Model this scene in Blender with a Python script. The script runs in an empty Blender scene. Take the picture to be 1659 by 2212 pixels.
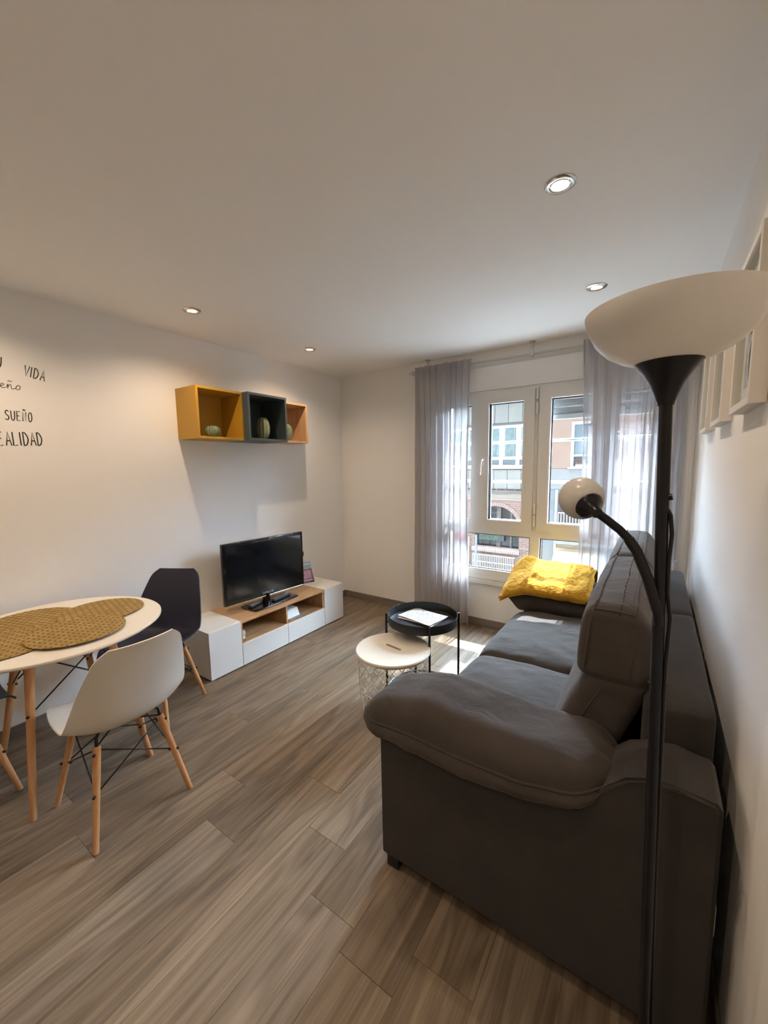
import bpy, bmesh, math, random
from mathutils import Vector, Matrix, noise
random.seed(7)
S = bpy.context.scene
COL = S.collection

# ------------------------------------------------------------------ camera, world, sun, exposure
D, WR, HC = 3.424, 3.1105, 2.45          # window wall (y), right wall (x), ceiling height
YB = -1.3                                 # unseen wall behind the camera, set close for its bounce light
FPX, YAW, PITCH, ROLL = 858.8, .600186, -.1170216, -.01464344
CAM = Vector((2.898, 0, 1.4946))
def make_camera():
    cy, sy, cp, sp = math.cos(YAW), math.sin(YAW), math.cos(PITCH), math.sin(PITCH)
    f = Vector((-sy*cp, cy*cp, sp)); r = Vector((cy, sy, 0)); u = r.cross(f)
    cr, sr = math.cos(ROLL), math.sin(ROLL)
    r2 = r*cr + u*sr; u2 = u*cr - r*sr
    c = bpy.data.cameras.new('camera'); c.sensor_fit = 'VERTICAL'; c.sensor_height = 24
    c.lens = 24*FPX/2212; c.clip_start = .02; c.clip_end = 200
    o = bpy.data.objects.new('camera', c); COL.objects.link(o)
    m = Matrix((r2, u2, -f)).transposed().to_4x4(); m.translation = CAM
    o.matrix_world = m; S.camera = o
make_camera()
w = bpy.data.worlds.new('sky'); S.world = w; w.use_nodes = True
bg = w.node_tree.nodes['Background']; bg.inputs[0].default_value = (.64, .81, 1, 1); bg.inputs[1].default_value = 75.0
sl = bpy.data.lights.new('sun', 'SUN'); sl.energy = 24; sl.angle = .009; sl.color = (.95, .98, 1)
so = bpy.data.objects.new('sun', sl); COL.objects.link(so)
so.rotation_euler = Vector((-.03, -1, -1.5)).to_track_quat('-Z', 'Y').to_euler(); so.location = (2, 20, 25)
S.view_settings.view_transform = 'Standard'; S.view_settings.look = 'None'
S.view_settings.exposure = 0.30; S.view_settings.gamma = 1.0; S.view_settings.use_curve_mapping = False
SPOT_W = 24.5
SPOT_COL = (1, .76, .53)

# ------------------------------------------------------------------ materials
def mat(name, col, rough=.6, metal=0, spec=.5, noise_=None, bump=None, coat=0, emit=None):
    """principled; noise_=(scale, amount, colour2), bump=(scale, strength)"""
    m = bpy.data.materials.new(name); m.use_nodes = True; nt = m.node_tree
    b = nt.nodes['Principled BSDF']
    b.inputs['Base Color'].default_value = (*col, 1); b.inputs['Roughness'].default_value = rough
    b.inputs['Metallic'].default_value = metal; b.inputs['Specular IOR Level'].default_value = spec
    b.inputs['Coat Weight'].default_value = coat
    if emit: b.inputs['Emission Color'].default_value = (*emit[0], 1); b.inputs['Emission Strength'].default_value = emit[1]
    tc = nt.nodes.new('ShaderNodeTexCoord')
    if noise_:
        n = nt.nodes.new('ShaderNodeTexNoise'); n.inputs['Scale'].default_value = noise_[0]; n.inputs['Detail'].default_value = 5
        nt.links.new(tc.outputs['Object'], n.inputs['Vector'])
        r = nt.nodes.new('ShaderNodeValToRGB'); r.color_ramp.elements[0].position = .35; r.color_ramp.elements[1].position = .65
        r.color_ramp.elements[0].color = (*col, 1); r.color_ramp.elements[1].color = (*noise_[1], 1)
        nt.links.new(n.outputs['Fac'], r.inputs['Fac']); nt.links.new(r.outputs['Color'], b.inputs['Base Color'])
    if bump:
        n2 = nt.nodes.new('ShaderNodeTexNoise'); n2.inputs['Scale'].default_value = bump[0]; n2.inputs['Detail'].default_value = 4
        nt.links.new(tc.outputs['Object'], n2.inputs['Vector'])
        bp = nt.nodes.new('ShaderNodeBump'); bp.inputs['Strength'].default_value = bump[1]; bp.inputs['Distance'].default_value = .01
        nt.links.new(n2.outputs['Fac'], bp.inputs['Height']); nt.links.new(bp.outputs['Normal'], b.inputs['Normal'])
    return m

def wood(name, c1, c2, c3, axis=1, rough=.45, scale=1., rand=True, gloss=.4):
    """grain stretched along the object's axis; every object gets its own tone and offset"""
    m = bpy.data.materials.new(name); m.use_nodes = True; nt = m.node_tree; L = nt.links.new
    b = nt.nodes['Principled BSDF']; b.inputs['Roughness'].default_value = rough; b.inputs['Specular IOR Level'].default_value = gloss
    tc = nt.nodes.new('ShaderNodeTexCoord'); oi = nt.nodes.new('ShaderNodeObjectInfo')
    add = nt.nodes.new('ShaderNodeVectorMath'); add.operation = 'ADD'
    mul = nt.nodes.new('ShaderNodeMath'); mul.operation = 'MULTIPLY'; mul.inputs[1].default_value = 37. if rand else 0
    L(oi.outputs['Random'], mul.inputs[0]); L(tc.outputs['Object'], add.inputs[0]); L(mul.outputs[0], add.inputs[1])
    def stretched(a, l, det, dist):
        mp = nt.nodes.new('ShaderNodeMapping'); sc = [a*scale]*3; sc[axis] = l*scale; mp.inputs['Scale'].default_value = sc
        L(add.outputs[0], mp.inputs['Vector']); n = nt.nodes.new('ShaderNodeTexNoise'); n.inputs['Scale'].default_value = 1
        n.inputs['Detail'].default_value = det; n.inputs['Distortion'].default_value = dist; L(mp.outputs[0], n.inputs['Vector']); return n
    n1 = stretched(7.5, .95, 2, .35); n2 = stretched(38, 1.3, 4, .4); n3 = stretched(230, 5, 3, .2)
    # cathedral rings: bands of the coarse noise
    mr = nt.nodes.new('ShaderNodeMath'); mr.operation = 'MULTIPLY'; mr.inputs[1].default_value = 55; L(n1.outputs['Fac'], mr.inputs[0])
    sn = nt.nodes.new('ShaderNodeMath'); sn.operation = 'SINE'; L(mr.outputs[0], sn.inputs[0])
    r1 = nt.nodes.new('ShaderNodeValToRGB'); e = r1.color_ramp.elements
    e[0].position = .36; e[0].color = (*c1, 1); e[1].position = .64; e[1].color = (*c3, 1); k = e.new(.5); k.color = (*c2, 1)
    sm = nt.nodes.new('ShaderNodeMath'); sm.operation = 'MULTIPLY_ADD'; sm.inputs[1].default_value = .30; L(n2.outputs['Fac'], sm.inputs[0])
    h = nt.nodes.new('ShaderNodeMath'); h.operation = 'MULTIPLY'; h.inputs[1].default_value = .44; L(n1.outputs['Fac'], h.inputs[0])
    h3 = nt.nodes.new('ShaderNodeMath'); h3.operation = 'MULTIPLY_ADD'; h3.inputs[1].default_value = .26; L(n3.outputs['Fac'], h3.inputs[0]); L(h.outputs[0], h3.inputs[2]); L(h3.outputs[0], sm.inputs[2])
    s2 = nt.nodes.new('ShaderNodeMath'); s2.operation = 'MULTIPLY_ADD'; s2.inputs[1].default_value = .045; L(sn.outputs[0], s2.inputs[0]); L(sm.outputs[0], s2.inputs[2])
    L(s2.outputs[0], r1.inputs['Fac'])
    hs = nt.nodes.new('ShaderNodeHueSaturation'); L(r1.outputs['Color'], hs.inputs['Color'])
    v = nt.nodes.new('ShaderNodeMapRange'); v.inputs['To Min'].default_value = .88 if rand else 1; v.inputs['To Max'].default_value = 1.12 if rand else 1
    L(oi.outputs['Random'], v.inputs['Value']); L(v.outputs[0], hs.inputs['Value'])
    sat = nt.nodes.new('ShaderNodeMath'); sat.operation = 'MULTIPLY_ADD'; sat.inputs[1].default_value = -1.4 if rand else 0; sat.inputs[2].default_value = 1; fr_ = nt.nodes.new('ShaderNodeMath'); fr_.operation = 'PINGPONG'; fr_.inputs[1].default_value = .13; L(oi.outputs['Random'], fr_.inputs[0]); L(fr_.outputs[0], sat.inputs[0]); L(sat.outputs[0], hs.inputs['Saturation']); L(hs.outputs['Color'], b.inputs['Base Color'])
    bp = nt.nodes.new('ShaderNodeBump'); bp.inputs['Strength'].default_value = .12; bp.inputs['Distance'].default_value = .002
    L(n3.outputs['Fac'], bp.inputs['Height']); L(bp.outputs['Normal'], b.inputs['Normal'])
    return m

def sheer(name, col, opacity, transl=.5):
    m = bpy.data.materials.new(name); m.use_nodes = True; nt = m.node_tree; L = nt.links.new
    nt.nodes.remove(nt.nodes['Principled BSDF']); out = nt.nodes['Material Output']
    d = nt.nodes.new('ShaderNodeBsdfDiffuse'); d.inputs[0].default_value = (*col, 1)
    t = nt.nodes.new('ShaderNodeBsdfTranslucent'); t.inputs[0].default_value = (*col, 1)
    tr = nt.nodes.new('ShaderNodeBsdfTransparent')
    m1 = nt.nodes.new('ShaderNodeMixShader'); m1.inputs[0].default_value = transl; L(d.outputs[0], m1.inputs[1]); L(t.outputs[0], m1.inputs[2])
    m2 = nt.nodes.new('ShaderNodeMixShader'); L(tr.outputs[0], m2.inputs[1]); L(m1.outputs[0], m2.inputs[2])
    tc = nt.nodes.new('ShaderNodeTexCoord'); mp = nt.nodes.new('ShaderNodeMapping'); mp.inputs['Scale'].default_value = (260, 260, 30)
    n = nt.nodes.new('ShaderNodeTexNoise'); L(tc.outputs['Object'], mp.inputs['Vector']); L(mp.outputs[0], n.inputs['Vector'])
    mr = nt.nodes.new('ShaderNodeMapRange'); mr.inputs['To Min'].default_value = opacity-.08; mr.inputs['To Max'].default_value = opacity+.08
    L(n.outputs['Fac'], mr.inputs['Value']); L(mr.outputs[0], m2.inputs[0]); L(m2.outputs[0], out.inputs[0])
    return m

def glass(name, tint=(.96, .98, .98), refl=.06):
    m = bpy.data.materials.new(name); m.use_nodes = True; nt = m.node_tree; L = nt.links.new
    nt.nodes.remove(nt.nodes['Principled BSDF']); out = nt.nodes['Material Output']
    tr = nt.nodes.new('ShaderNodeBsdfTransparent'); tr.inputs[0].default_value = (*tint, 1)
    g = nt.nodes.new('ShaderNodeBsdfGlossy'); g.inputs['Roughness'].default_value = .02
    mx = nt.nodes.new('ShaderNodeMixShader'); mx.inputs[0].default_value = refl
    L(tr.outputs[0], mx.inputs[1]); L(g.outputs[0], mx.inputs[2]); L(mx.outputs[0], out.inputs[0]); return m

def fabric(name, c1, c2, sheen=.25, fine=420, wrinkle=9, wr_s=.35):
    m = mat(name, c1, .92, 0, .15); nt = m.node_tree; L = nt.links.new; b = nt.nodes['Principled BSDF']
    b.inputs['Sheen Weight'].default_value = sheen; b.inputs['Sheen Roughness'].default_value = .5
    tc = nt.nodes['Texture Coordinate'] if 'Texture Coordinate' in nt.nodes else nt.nodes.new('ShaderNodeTexCoord')
    n = nt.nodes.new('ShaderNodeTexNoise'); n.inputs['Scale'].default_value = 6; n.inputs['Detail'].default_value = 6; L(tc.outputs['Object'], n.inputs['Vector'])
    r = nt.nodes.new('ShaderNodeValToRGB'); r.color_ramp.elements[0].position = .3; r.color_ramp.elements[1].position = .7
    r.color_ramp.elements[0].color = (*c1, 1); r.color_ramp.elements[1].color = (*c2, 1); L(n.outputs['Fac'], r.inputs['Fac']); L(r.outputs['Color'], b.inputs['Base Color'])
    n2 = nt.nodes.new('ShaderNodeTexNoise'); n2.inputs['Scale'].default_value = fine; L(tc.outputs['Object'], n2.inputs['Vector'])
    n3 = nt.nodes.new('ShaderNodeTexNoise'); n3.inputs['Scale'].default_value = wrinkle; n3.inputs['Detail'].default_value = 3; n3.inputs['Distortion'].default_value = 1.2; L(tc.outputs['Object'], n3.inputs['Vector'])
    b1 = nt.nodes.new('ShaderNodeBump'); b1.inputs['Strength'].default_value = wr_s; b1.inputs['Distance'].default_value = .02; L(n3.outputs['Fac'], b1.inputs['Height'])
    b2 = nt.nodes.new('ShaderNodeBump'); b2.inputs['Strength'].default_value = .25; b2.inputs['Distance'].default_value = .001
    L(n2.outputs['Fac'], b2.inputs['Height']); L(b1.outputs['Normal'], b2.inputs['Normal']); L(b2.outputs['Normal'], b.inputs['Normal'])
    return m

def brickmat(name, c1, c2, mortar, bw=.22, bh=.065):
    m = mat(name, c1, .85); nt = m.node_tree; L = nt.links.new; b = nt.nodes['Principled BSDF']
    tc = nt.nodes.new('ShaderNodeTexCoord'); mp = nt.nodes.new('ShaderNodeMapping'); mp.inputs['Rotation'].default_value = (-math.pi/2, 0, 0)
    L(tc.outputs['Object'], mp.inputs['Vector']); t = nt.nodes.new('ShaderNodeTexBrick'); L(mp.outputs[0], t.inputs['Vector'])
    t.inputs['Color1'].default_value = (*c1, 1); t.inputs['Color2'].default_value = (*c2, 1); t.inputs['Mortar'].default_value = (*mortar, 1)
    t.inputs['Scale'].default_value = 1; t.inputs['Brick Width'].default_value = bw; t.inputs['Row Height'].default_value = bh; t.inputs['Mortar Size'].default_value = .008
    L(t.outputs['Color'], b.inputs['Base Color']); return m

def printed(name, paper, ink, rows=26, axis_scale=9):
    """flat print: rows of grey lettering broken by noise, in the object's own xy"""
    m = mat(name, paper, .7); nt = m.node_tree; L = nt.links.new; b = nt.nodes['Principled BSDF']
    tc = nt.nodes.new('ShaderNodeTexCoord'); sx = nt.nodes.new('ShaderNodeSeparateXYZ'); L(tc.outputs['Generated'], sx.inputs[0])
    a = nt.nodes.new('ShaderNodeMath'); a.operation = 'MULTIPLY'; a.inputs[1].default_value = rows; L(sx.outputs[1], a.inputs[0])
    f = nt.nodes.new('ShaderNodeMath'); f.operation = 'FRACT'; L(a.outputs[0], f.inputs[0])
    c = nt.nodes.new('ShaderNodeMath'); c.operation = 'LESS_THAN'; c.inputs[1].default_value = .45; L(f.outputs[0], c.inputs[0])
    mp = nt.nodes.new('ShaderNodeMapping'); mp.inputs['Scale'].default_value = (axis_scale, rows, 1); L(tc.outputs['Generated'], mp.inputs['Vector'])
    n = nt.nodes.new('ShaderNodeTexNoise'); n.inputs['Scale'].default_value = 1.; n.inputs['Detail'].default_value = 2; L(mp.outputs[0], n.inputs['Vector'])
    g = nt.nodes.new('ShaderNodeMath'); g.operation = 'GREATER_THAN'; g.inputs[1].default_value = .53; L(n.outputs['Fac'], g.inputs[0])
    x1 = nt.nodes.new('ShaderNodeMath'); x1.operation = 'COMPARE'; x1.inputs[1].default_value = .5; x1.inputs[2].default_value = .42; L(sx.outputs[0], x1.inputs[0])
    y1 = nt.nodes.new('ShaderNodeMath'); y1.operation = 'COMPARE'; y1.inputs[1].default_value = .5; y1.inputs[2].default_value = .43; L(sx.outputs[1], y1.inputs[0])
    p = c.outputs[0]
    for q in (g, x1, y1):
        k = nt.nodes.new('ShaderNodeMath'); k.operation = 'MULTIPLY'; L(p, k.inputs[0]); L(q.outputs[0], k.inputs[1]); p = k.outputs[0]
    mx = nt.nodes.new('ShaderNodeMix'); mx.data_type = 'RGBA'; mx.inputs[6].default_value = (*paper, 1); mx.inputs[7].default_value = (*ink, 1)
    L(p, mx.inputs[0]); L(mx.outputs[2], b.inputs['Base Color']); return m

def weave(name, c1, c2):
    m = mat(name, c1, .75); nt = m.node_tree; L = nt.links.new; b = nt.nodes['Principled BSDF']
    tc = nt.nodes.new('ShaderNodeTexCoord'); t = nt.nodes.new('ShaderNodeTexBrick'); L(tc.outputs['Object'], t.inputs['Vector'])
    t.inputs['Color1'].default_value = (*c1, 1); t.inputs['Color2'].default_value = (*[(a+b_)/2 for a, b_ in zip(c1, c2)], 1); t.inputs['Mortar'].default_value = (*c2, 1)
    t.inputs['Scale'].default_value = 1; t.inputs['Brick Width'].default_value = .034; t.inputs['Row Height'].default_value = .024; t.inputs['Mortar Size'].default_value = .0052; t.inputs['Mortar Smooth'].default_value = .4
    n = nt.nodes.new('ShaderNodeTexNoise'); n.inputs['Scale'].default_value = 300; L(tc.outputs['Object'], n.inputs['Vector'])
    mx = nt.nodes.new('ShaderNodeMix'); mx.data_type = 'RGBA'; mx.blend_type = 'MULTIPLY'; mx.inputs[0].default_value = .35
    L(t.outputs['Color'], mx.inputs[6]); L(n.outputs['Color'], mx.inputs[7]); L(mx.outputs[2], b.inputs['Base Color'])
    bp = nt.nodes.new('ShaderNodeBump'); bp.inputs['Strength'].default_value = .6; bp.inputs['Distance'].default_value = .003; bp.invert = True
    L(t.outputs['Fac'], bp.inputs['Height']); L(bp.outputs['Normal'], b.inputs['Normal']); return m

WALL = mat('wall_paint', (.90, .89, .875), .85, 0, .2, bump=(180, .05))
CEIL = mat('ceiling_paint', (.94, .935, .93), .9, 0, .2)
FLOOR = wood('floor_laminate', (.112, .079, .051), (.200, .146, .096), (.300, .227, .153), 1, .42)
SKIRT = wood('skirting_laminate', (.15, .12, .095), (.20, .165, .132), (.25, .21, .17), 1, .5, .6, False)
SKIRTX = wood('skirting_laminate_x', (.15, .12, .095), (.20, .165, .132), (.25, .21, .17), 0, .5, .6, False)
PVC = mat('white_pvc', (.78, .765, .73), .35, 0, .45)
DARKGAP = mat('seal_and_shadow_gap', (.02, .02, .02), .7)  # window seals and gap; also painted shade under the TV bench
GLASS = glass('window_glass')
SHUT = mat('shutter_slat', (.20, .205, .21), .5)
STEEL = mat('brushed_steel', (.55, .54, .52), .3, 1)
CHROME = mat('chrome', (.75, .74, .72), .18, 1)
BULB = mat('lit_bulb', (1, .9, .7), .5, emit=((1, .85, .60), 9))
SHEER = sheer('sheer_grey', (.56, .54, .56), .58, .36)
SOFA = fabric('sofa_microfibre', (.052, .045, .041), (.071, .061, .056), .12)
SOFASHADE = fabric('sofa_fabric_shaded', (.038, .035, .034), (.048, .044, .042), .10, 420, 4, .1)  # darker copy of the sofa fabric, painting the side's weak light
PLASTIC_BLACK = mat('black_plastic', (.012, .012, .013), .35)
YELLOW = fabric('yellow_fleece', (.40, .20, .012), (.52, .29, .028), .08, 300, 22, .6)
BLACKMETAL = mat('black_powder_coat', (.011, .011, .012), .4, .2)
LAMPDARK = mat('dark_lamp_metal', (.006, .007, .012), .30, .0, .35)
WHITEWIRE = mat('white_wire', (.75, .72, .67), .4)
KVTOP = mat('white_lacquer_top', (.78, .74, .66), .4)
PAPER = printed('printed_paper', (.55, .535, .53), (.20, .19, .19), 24, 9)
WHITELAC = mat('white_lacquer', (.80, .78, .75), .35, 0, .4)
OAK = wood('oak_veneer', (.36, .20, .095), (.50, .30, .15), (.58, .37, .20), 1, .45, .8, False)
BEECH = wood('beech_wood', (.42, .19, .075), (.56, .28, .12), (.64, .36, .17), 2, .42, 1.2, False)
TVBLACK = mat('tv_gloss_black', (.006, .006, .007), .12, 0, .5, coat=.4)
SCREEN = mat('tv_screen', (.005, .006, .008), .1, 0, .5)
GREYTXT = mat('silver_print', (.45, .45, .47), .4)
REMOTE = mat('remote_body', (.045, .045, .048), .45)
BUTTON = mat('remote_button', (.45, .45, .46), .5)
YCUBE = mat('ochre_lacquer', (.46, .245, .018), .5, noise_=(3, (.49, .265, .022)))
BCUBE = mat('blue_grey_lacquer', (.060, .080, .086), .5, noise_=(3, (.066, .088, .095)))
WCUBE = wood('pale_oak_cube', (.50, .29, .15), (.58, .36, .20), (.64, .42, .25), 2, .5, .6, False)
CACTUS = mat('green_ceramic', (.12, .17, .10), .15, 0, .5, noise_=(14, (.20, .25, .15)), coat=.6)
CACTUS2 = mat('olive_ceramic', (.19, .21, .10), .2, 0, .5, noise_=(14, (.27, .27, .14)), coat=.5)
LETTER = mat('black_vinyl', (.012, .009, .008), .5)
TABLEWHITE = mat('table_lacquer', (.80, .76, .68), .4)
MAT_Y = weave('woven_ochre', (.55, .37, .11), (.24, .14, .035))
SHELLW = mat('white_shell', (.76, .72, .65), .38, 0, .45)
SHELLB = mat('navy_shell', (.020, .022, .045), .5, 0, .4)
SHELLG = mat('charcoal_shell', (.028, .030, .030), .55, 0, .35)
FRAMEW = mat('white_frame', (.76, .72, .66), .45)
MOUNT = mat('picture_mount', (.80, .79, .77), .8)
PRINT = mat('picture_print', (.42, .42, .44), .8, noise_=(30, (.68, .68, .69)))
PRINTD = mat('picture_motif', (.10, .10, .11), .8, noise_=(40, (.2, .2, .21)))
BOWL = bpy.data.materials.new('opal_plastic')
def _bowl():
    BOWL.use_nodes = True; nt = BOWL.node_tree; b = nt.nodes['Principled BSDF']; L = nt.links.new
    b.inputs['Base Color'].default_value = (.80, .79, .77, 1); b.inputs['Roughness'].default_value = .25
    t = nt.nodes.new('ShaderNodeBsdfTranslucent'); t.inputs[0].default_value = (.80, .78, .75, 1)
    mx = nt.nodes.new('ShaderNodeMixShader'); mx.inputs[0].default_value = .35
    L(b.outputs[0], mx.inputs[1]); L(t.outputs[0], mx.inputs[2]); L(mx.outputs[0], nt.nodes['Material Output'].inputs[0])
_bowl()

# ------------------------------------------------------------------ object helpers
WM = {}
def link(o, name_parent=None):
    COL.objects.link(o); return o
def obj(name, bm, m, parent=None, smooth=False, world=True, data=None, loc=None):
    if data is None:
        me = bpy.data.meshes.new(name)
        pm = WM.get(parent.name) if parent else None
        if pm is not None and world: bmesh.ops.transform(bm, matrix=pm.inverted(), verts=bm.verts)
        bmesh.ops.recalc_face_normals(bm, faces=bm.faces); bm.to_mesh(me); bm.free()
        if smooth is not False:
            me.shade_smooth()
            if smooth is not True: me.set_sharp_from_angle(angle=math.radians(smooth))
        me.materials.append(m)
    else: me = data
    o = bpy.data.objects.new(name, me); COL.objects.link(o)
    if parent: o.parent = parent
    if loc is not None: o.location = loc
    WM[o.name] = (WM[parent.name] if parent else Matrix()) @ Matrix.Translation(Vector(loc) if loc is not None else Vector())
    return o
def empty(name, loc=(0, 0, 0), rz=0):
    o = bpy.data.objects.new(name, None); o.empty_display_size = .1; COL.objects.link(o)
    o.location = loc; o.rotation_euler = (0, 0, rz)
    WM[o.name] = Matrix.Translation(Vector(loc)) @ Matrix.Rotation(rz, 4, 'Z'); return o
def tag(o, label=None, cat=None, group=None, kind=None):
    if label: o['label'] = label
    if cat: o['category'] = cat
    if group: o['group'] = group
    if kind: o['kind'] = kind
    return o
def thing(name, label, cat, loc=(0, 0, 0), rz=0, group=None): return tag(empty(name, loc, rz), label, cat, group)
def copy_tree(o, parent=None):
    c = o.copy(); COL.objects.link(c); c.parent = parent
    WM[c.name] = WM.get(o.name, Matrix())
    for ch in [x for x in bpy.data.objects if x.parent == o]: copy_tree(ch, c)
    return c

def B(): return bmesh.new()
def box(bm, lo, hi, bev=0, seg=2):
    c = [(a+b)/2 for a, b in zip(lo, hi)]; s = [abs(b-a) for a, b in zip(lo, hi)]
    g = bmesh.ops.create_cube(bm, size=1, matrix=Matrix.Translation(c) @ Matrix.Diagonal((*s, 1)))
    if bev:
        ed = list({e for v in g['verts'] for e in v.link_edges})
        bmesh.ops.bevel(bm, geom=ed, offset=bev, segments=seg, affect='EDGES', profile=.5)
    return bm
def mbox(*args):
    bm = B()
    for a in args: box(bm, *a)
    return bm
def cyl(bm, p0, p1, r0, r1=None, n=16):
    p0, p1 = Vector(p0), Vector(p1); r1 = r0 if r1 is None else r1; d = p1-p0
    m = Matrix.Translation((p0+p1)/2) @ d.to_track_quat('Z', 'Y').to_matrix().to_4x4()
    bmesh.ops.create_cone(bm, cap_ends=True, segments=n, radius1=r0, radius2=r1, depth=d.length, matrix=m); return bm
def tube(bm, pts, r, n=8, closed=False):
    pts = [Vector(p) for p in pts]; rs = r if isinstance(r, (list, tuple)) else [r]*len(pts); rings = []; N = len(pts); up = None
    for i, p in enumerate(pts):
        a = pts[(i-1) % N] if (closed or i > 0) else p; b = pts[(i+1) % N] if (closed or i < N-1) else p
        t = (b-a).normalized()
        if up is None: up = t.orthogonal().normalized()
        up = (up - t*up.dot(t)).normalized(); s = t.cross(up)
        rings.append([bm.verts.new(p + (up*math.cos(k*2*math.pi/n) + s*math.sin(k*2*math.pi/n))*rs[i]) for k in range(n)])
    for i in range(N if closed else N-1):
        A, C = rings[i], rings[(i+1) % N]
        for k in range(n): bm.faces.new((A[k], A[(k+1) % n], C[(k+1) % n], C[k]))
    if not closed: bm.faces.new(rings[0][::-1]); bm.faces.new(rings[-1])
    return bm
def lathe(bm, prof, c=(0, 0, 0), n=40, mod=None, closed=False):
    rings = []
    for r, z in prof:
        if r < 1e-6: rings.append([bm.verts.new((c[0], c[1], c[2]+z))]); continue
        ring = []
        for k in range(n):
            a = 2*math.pi*k/n; q = r*(mod(a, z) if mod else 1)
            ring.append(bm.verts.new((c[0]+q*math.cos(a), c[1]+q*math.sin(a), c[2]+z)))
        rings.append(ring)
    pairs = list(zip(rings, rings[1:])) + ([(rings[-1], rings[0])] if closed else [])
    for A, C in pairs:
        if len(A) == 1 and len(C) == 1: continue
        for k in range(n):
            if len(A) == 1: bm.faces.new((A[0], C[(k+1) % n], C[k]))
            elif len(C) == 1: bm.faces.new((A[k], A[(k+1) % n], C[0]))
            else: bm.faces.new((A[k], A[(k+1) % n], C[(k+1) % n], C[k]))
    return bm
def prism(bm, poly, lo, hi, ax='y'):
    """poly in the two other axes, extruded along ax"""
    f = {'y': lambda p, t: (p[0], t, p[1]), 'x': lambda p, t: (t, p[0], p[1]), 'z': lambda p, t: (p[0], p[1], t)}[ax]
    a = [bm.verts.new(f(p, lo)) for p in poly]; b = [bm.verts.new(f(p, hi)) for p in poly]; n = len(poly)
    bm.faces.new(a); bm.faces.new(b[::-1])
    for i in range(n): bm.faces.new((a[i], a[(i+1) % n], b[(i+1) % n], b[i]))
    return bm
def rounded(size, r, n, deform=None):
    """rounded box as a dense grid, centred on the origin, then deformed point by point"""
    bm = B(); bmesh.ops.create_cube(bm, size=2)
    bmesh.ops.subdivide_edges(bm, edges=bm.edges[:], cuts=n, use_grid_fill=True)
    h = [s/2 for s in size]
    for v in bm.verts:
        u = [max(-1, min(1, c)) for c in v.co]
        u = [math.copysign(1-(1-abs(c))**1.35, c) for c in u]      # more rows towards the edges
        p = Vector((u[0]*h[0], u[1]*h[1], u[2]*h[2]))
        q = Vector([max(-(h[i]-r), min(h[i]-r, p[i])) for i in range(3)]); d = p-q
        if d.length > 1e-9: p = q + d.normalized()*r if sum(1 for i in range(3) if abs(d[i]) > 1e-9) > 1 else p
        v.co = deform(p) if deform else p
    return bm
def interp(t, pts):
    if t <= pts[0][0]: return pts[0][1]
    for (a, x), (b, y) in zip(pts, pts[1:]):
        if t <= b: k = (t-a)/(b-a); k = k*k*(3-2*k)*.5 + k*.5; return x+(y-x)*k
    return pts[-1][1]
def NZ(p, s, seed=0): return noise.noise(Vector(p)*s + Vector((seed*7.3, seed*3.1, seed)))

# ================================================================== THE ROOM
fl = tag(obj('floor', mbox(((-.2, YB-.2, -.12), (WR+.2, D+.25, -.004))), mat('subfloor', (.05, .04, .03), .9)), kind='structure')
PW, PL = .1945, 1.285
_pc = {}
def plank(x0, x1, y0, y1):
    k = (round(x1-x0, 3), round(y1-y0, 3))
    if k not in _pc:
        bm = B(); box(bm, (-k[0]/2+.0004, -k[1]/2+.0004, -.0039), (k[0]/2-.0004, k[1]/2-.0004, 0))
        bmesh.ops.bevel(bm, geom=[e for e in bm.edges if all(v.co.z > -.001 for v in e.verts)], offset=.0009, segments=1, affect='EDGES')
        me = bpy.data.meshes.new('plank'); bm.to_mesh(me); bm.free(); me.materials.append(FLOOR); _pc[k] = me
    obj('plank', None, FLOOR, fl, data=_pc[k], loc=((x0+x1)/2, (y0+y1)/2, 0))
offs = [0, .45, .9, .2, .66, 1.1, .33]
i = 0; x = .0
xs = [1.194 + PW*k for k in range(-7, 11)]
for i, x0 in enumerate(xs):
    a, b = max(0, x0), min(WR, x0+PW)
    if b-a < .01: continue
    y = YB - offs[i % 7]*1.1
    # columns whose joints can be read in the photograph
    known = {7: .83+PL*2, 6: 1.037+PL*1}
    y = (.83 if i == 8 else 1.037 if i == 7 else .49 if i == 6 else .862 if i == 11 else 1.246 if i == 9 else .79 if i == 12 else y + PL*4) - PL*5
    while y < D:
        c, d = max(YB, y), min(D, y+PL)
        if d-c > .01: plank(a, b, c, d)
        y += PL

tag(obj('ceiling', mbox(((-.2, YB-.2, HC), (WR+.2, D+.25, HC+.15))), CEIL), kind='structure')
tag(obj('wall_left', mbox(((-.2, YB-.2, -.1), (0, D+.25, HC+.05))), WALL), kind='structure')
tag(obj('wall_right', mbox(((WR, YB-.2, -.1), (WR+.2, D+.25, HC+.05))), WALL), kind='structure')
tag(obj('wall_front', mbox(((-.1, YB-.2, -.1), (WR+.1, YB, HC+.05))), WALL), kind='structure')
WX0, WX1, WZ0, WZ1 = 1.22, 2.94, .41, 2.135
tag(obj('wall_back', mbox(((-.1, D, -.1), (WX0, D+.25, HC+.05)), ((WX1, D, -.1), (WR+.1, D+.25, HC+.05)), ((WX0, D, -.1), (WX1, D+.25, WZ0)), ((WX0, D, WZ1), (WX1, D+.25, HC+.05))), WALL), kind='structure')
tag(obj('baseboard_left', mbox(((0, YB, 0), (.012, D, .075), .003)), SKIRT), kind='structure')
tag(obj('baseboard_back', mbox(((.012, D-.012, 0), (WR, D, .075), .003)), SKIRTX), kind='structure')
tag(obj('baseboard_right', mbox(((WR-.012, YB, 0), (WR, D-.012, .075), .003)), SKIRT), kind='structure')
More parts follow.
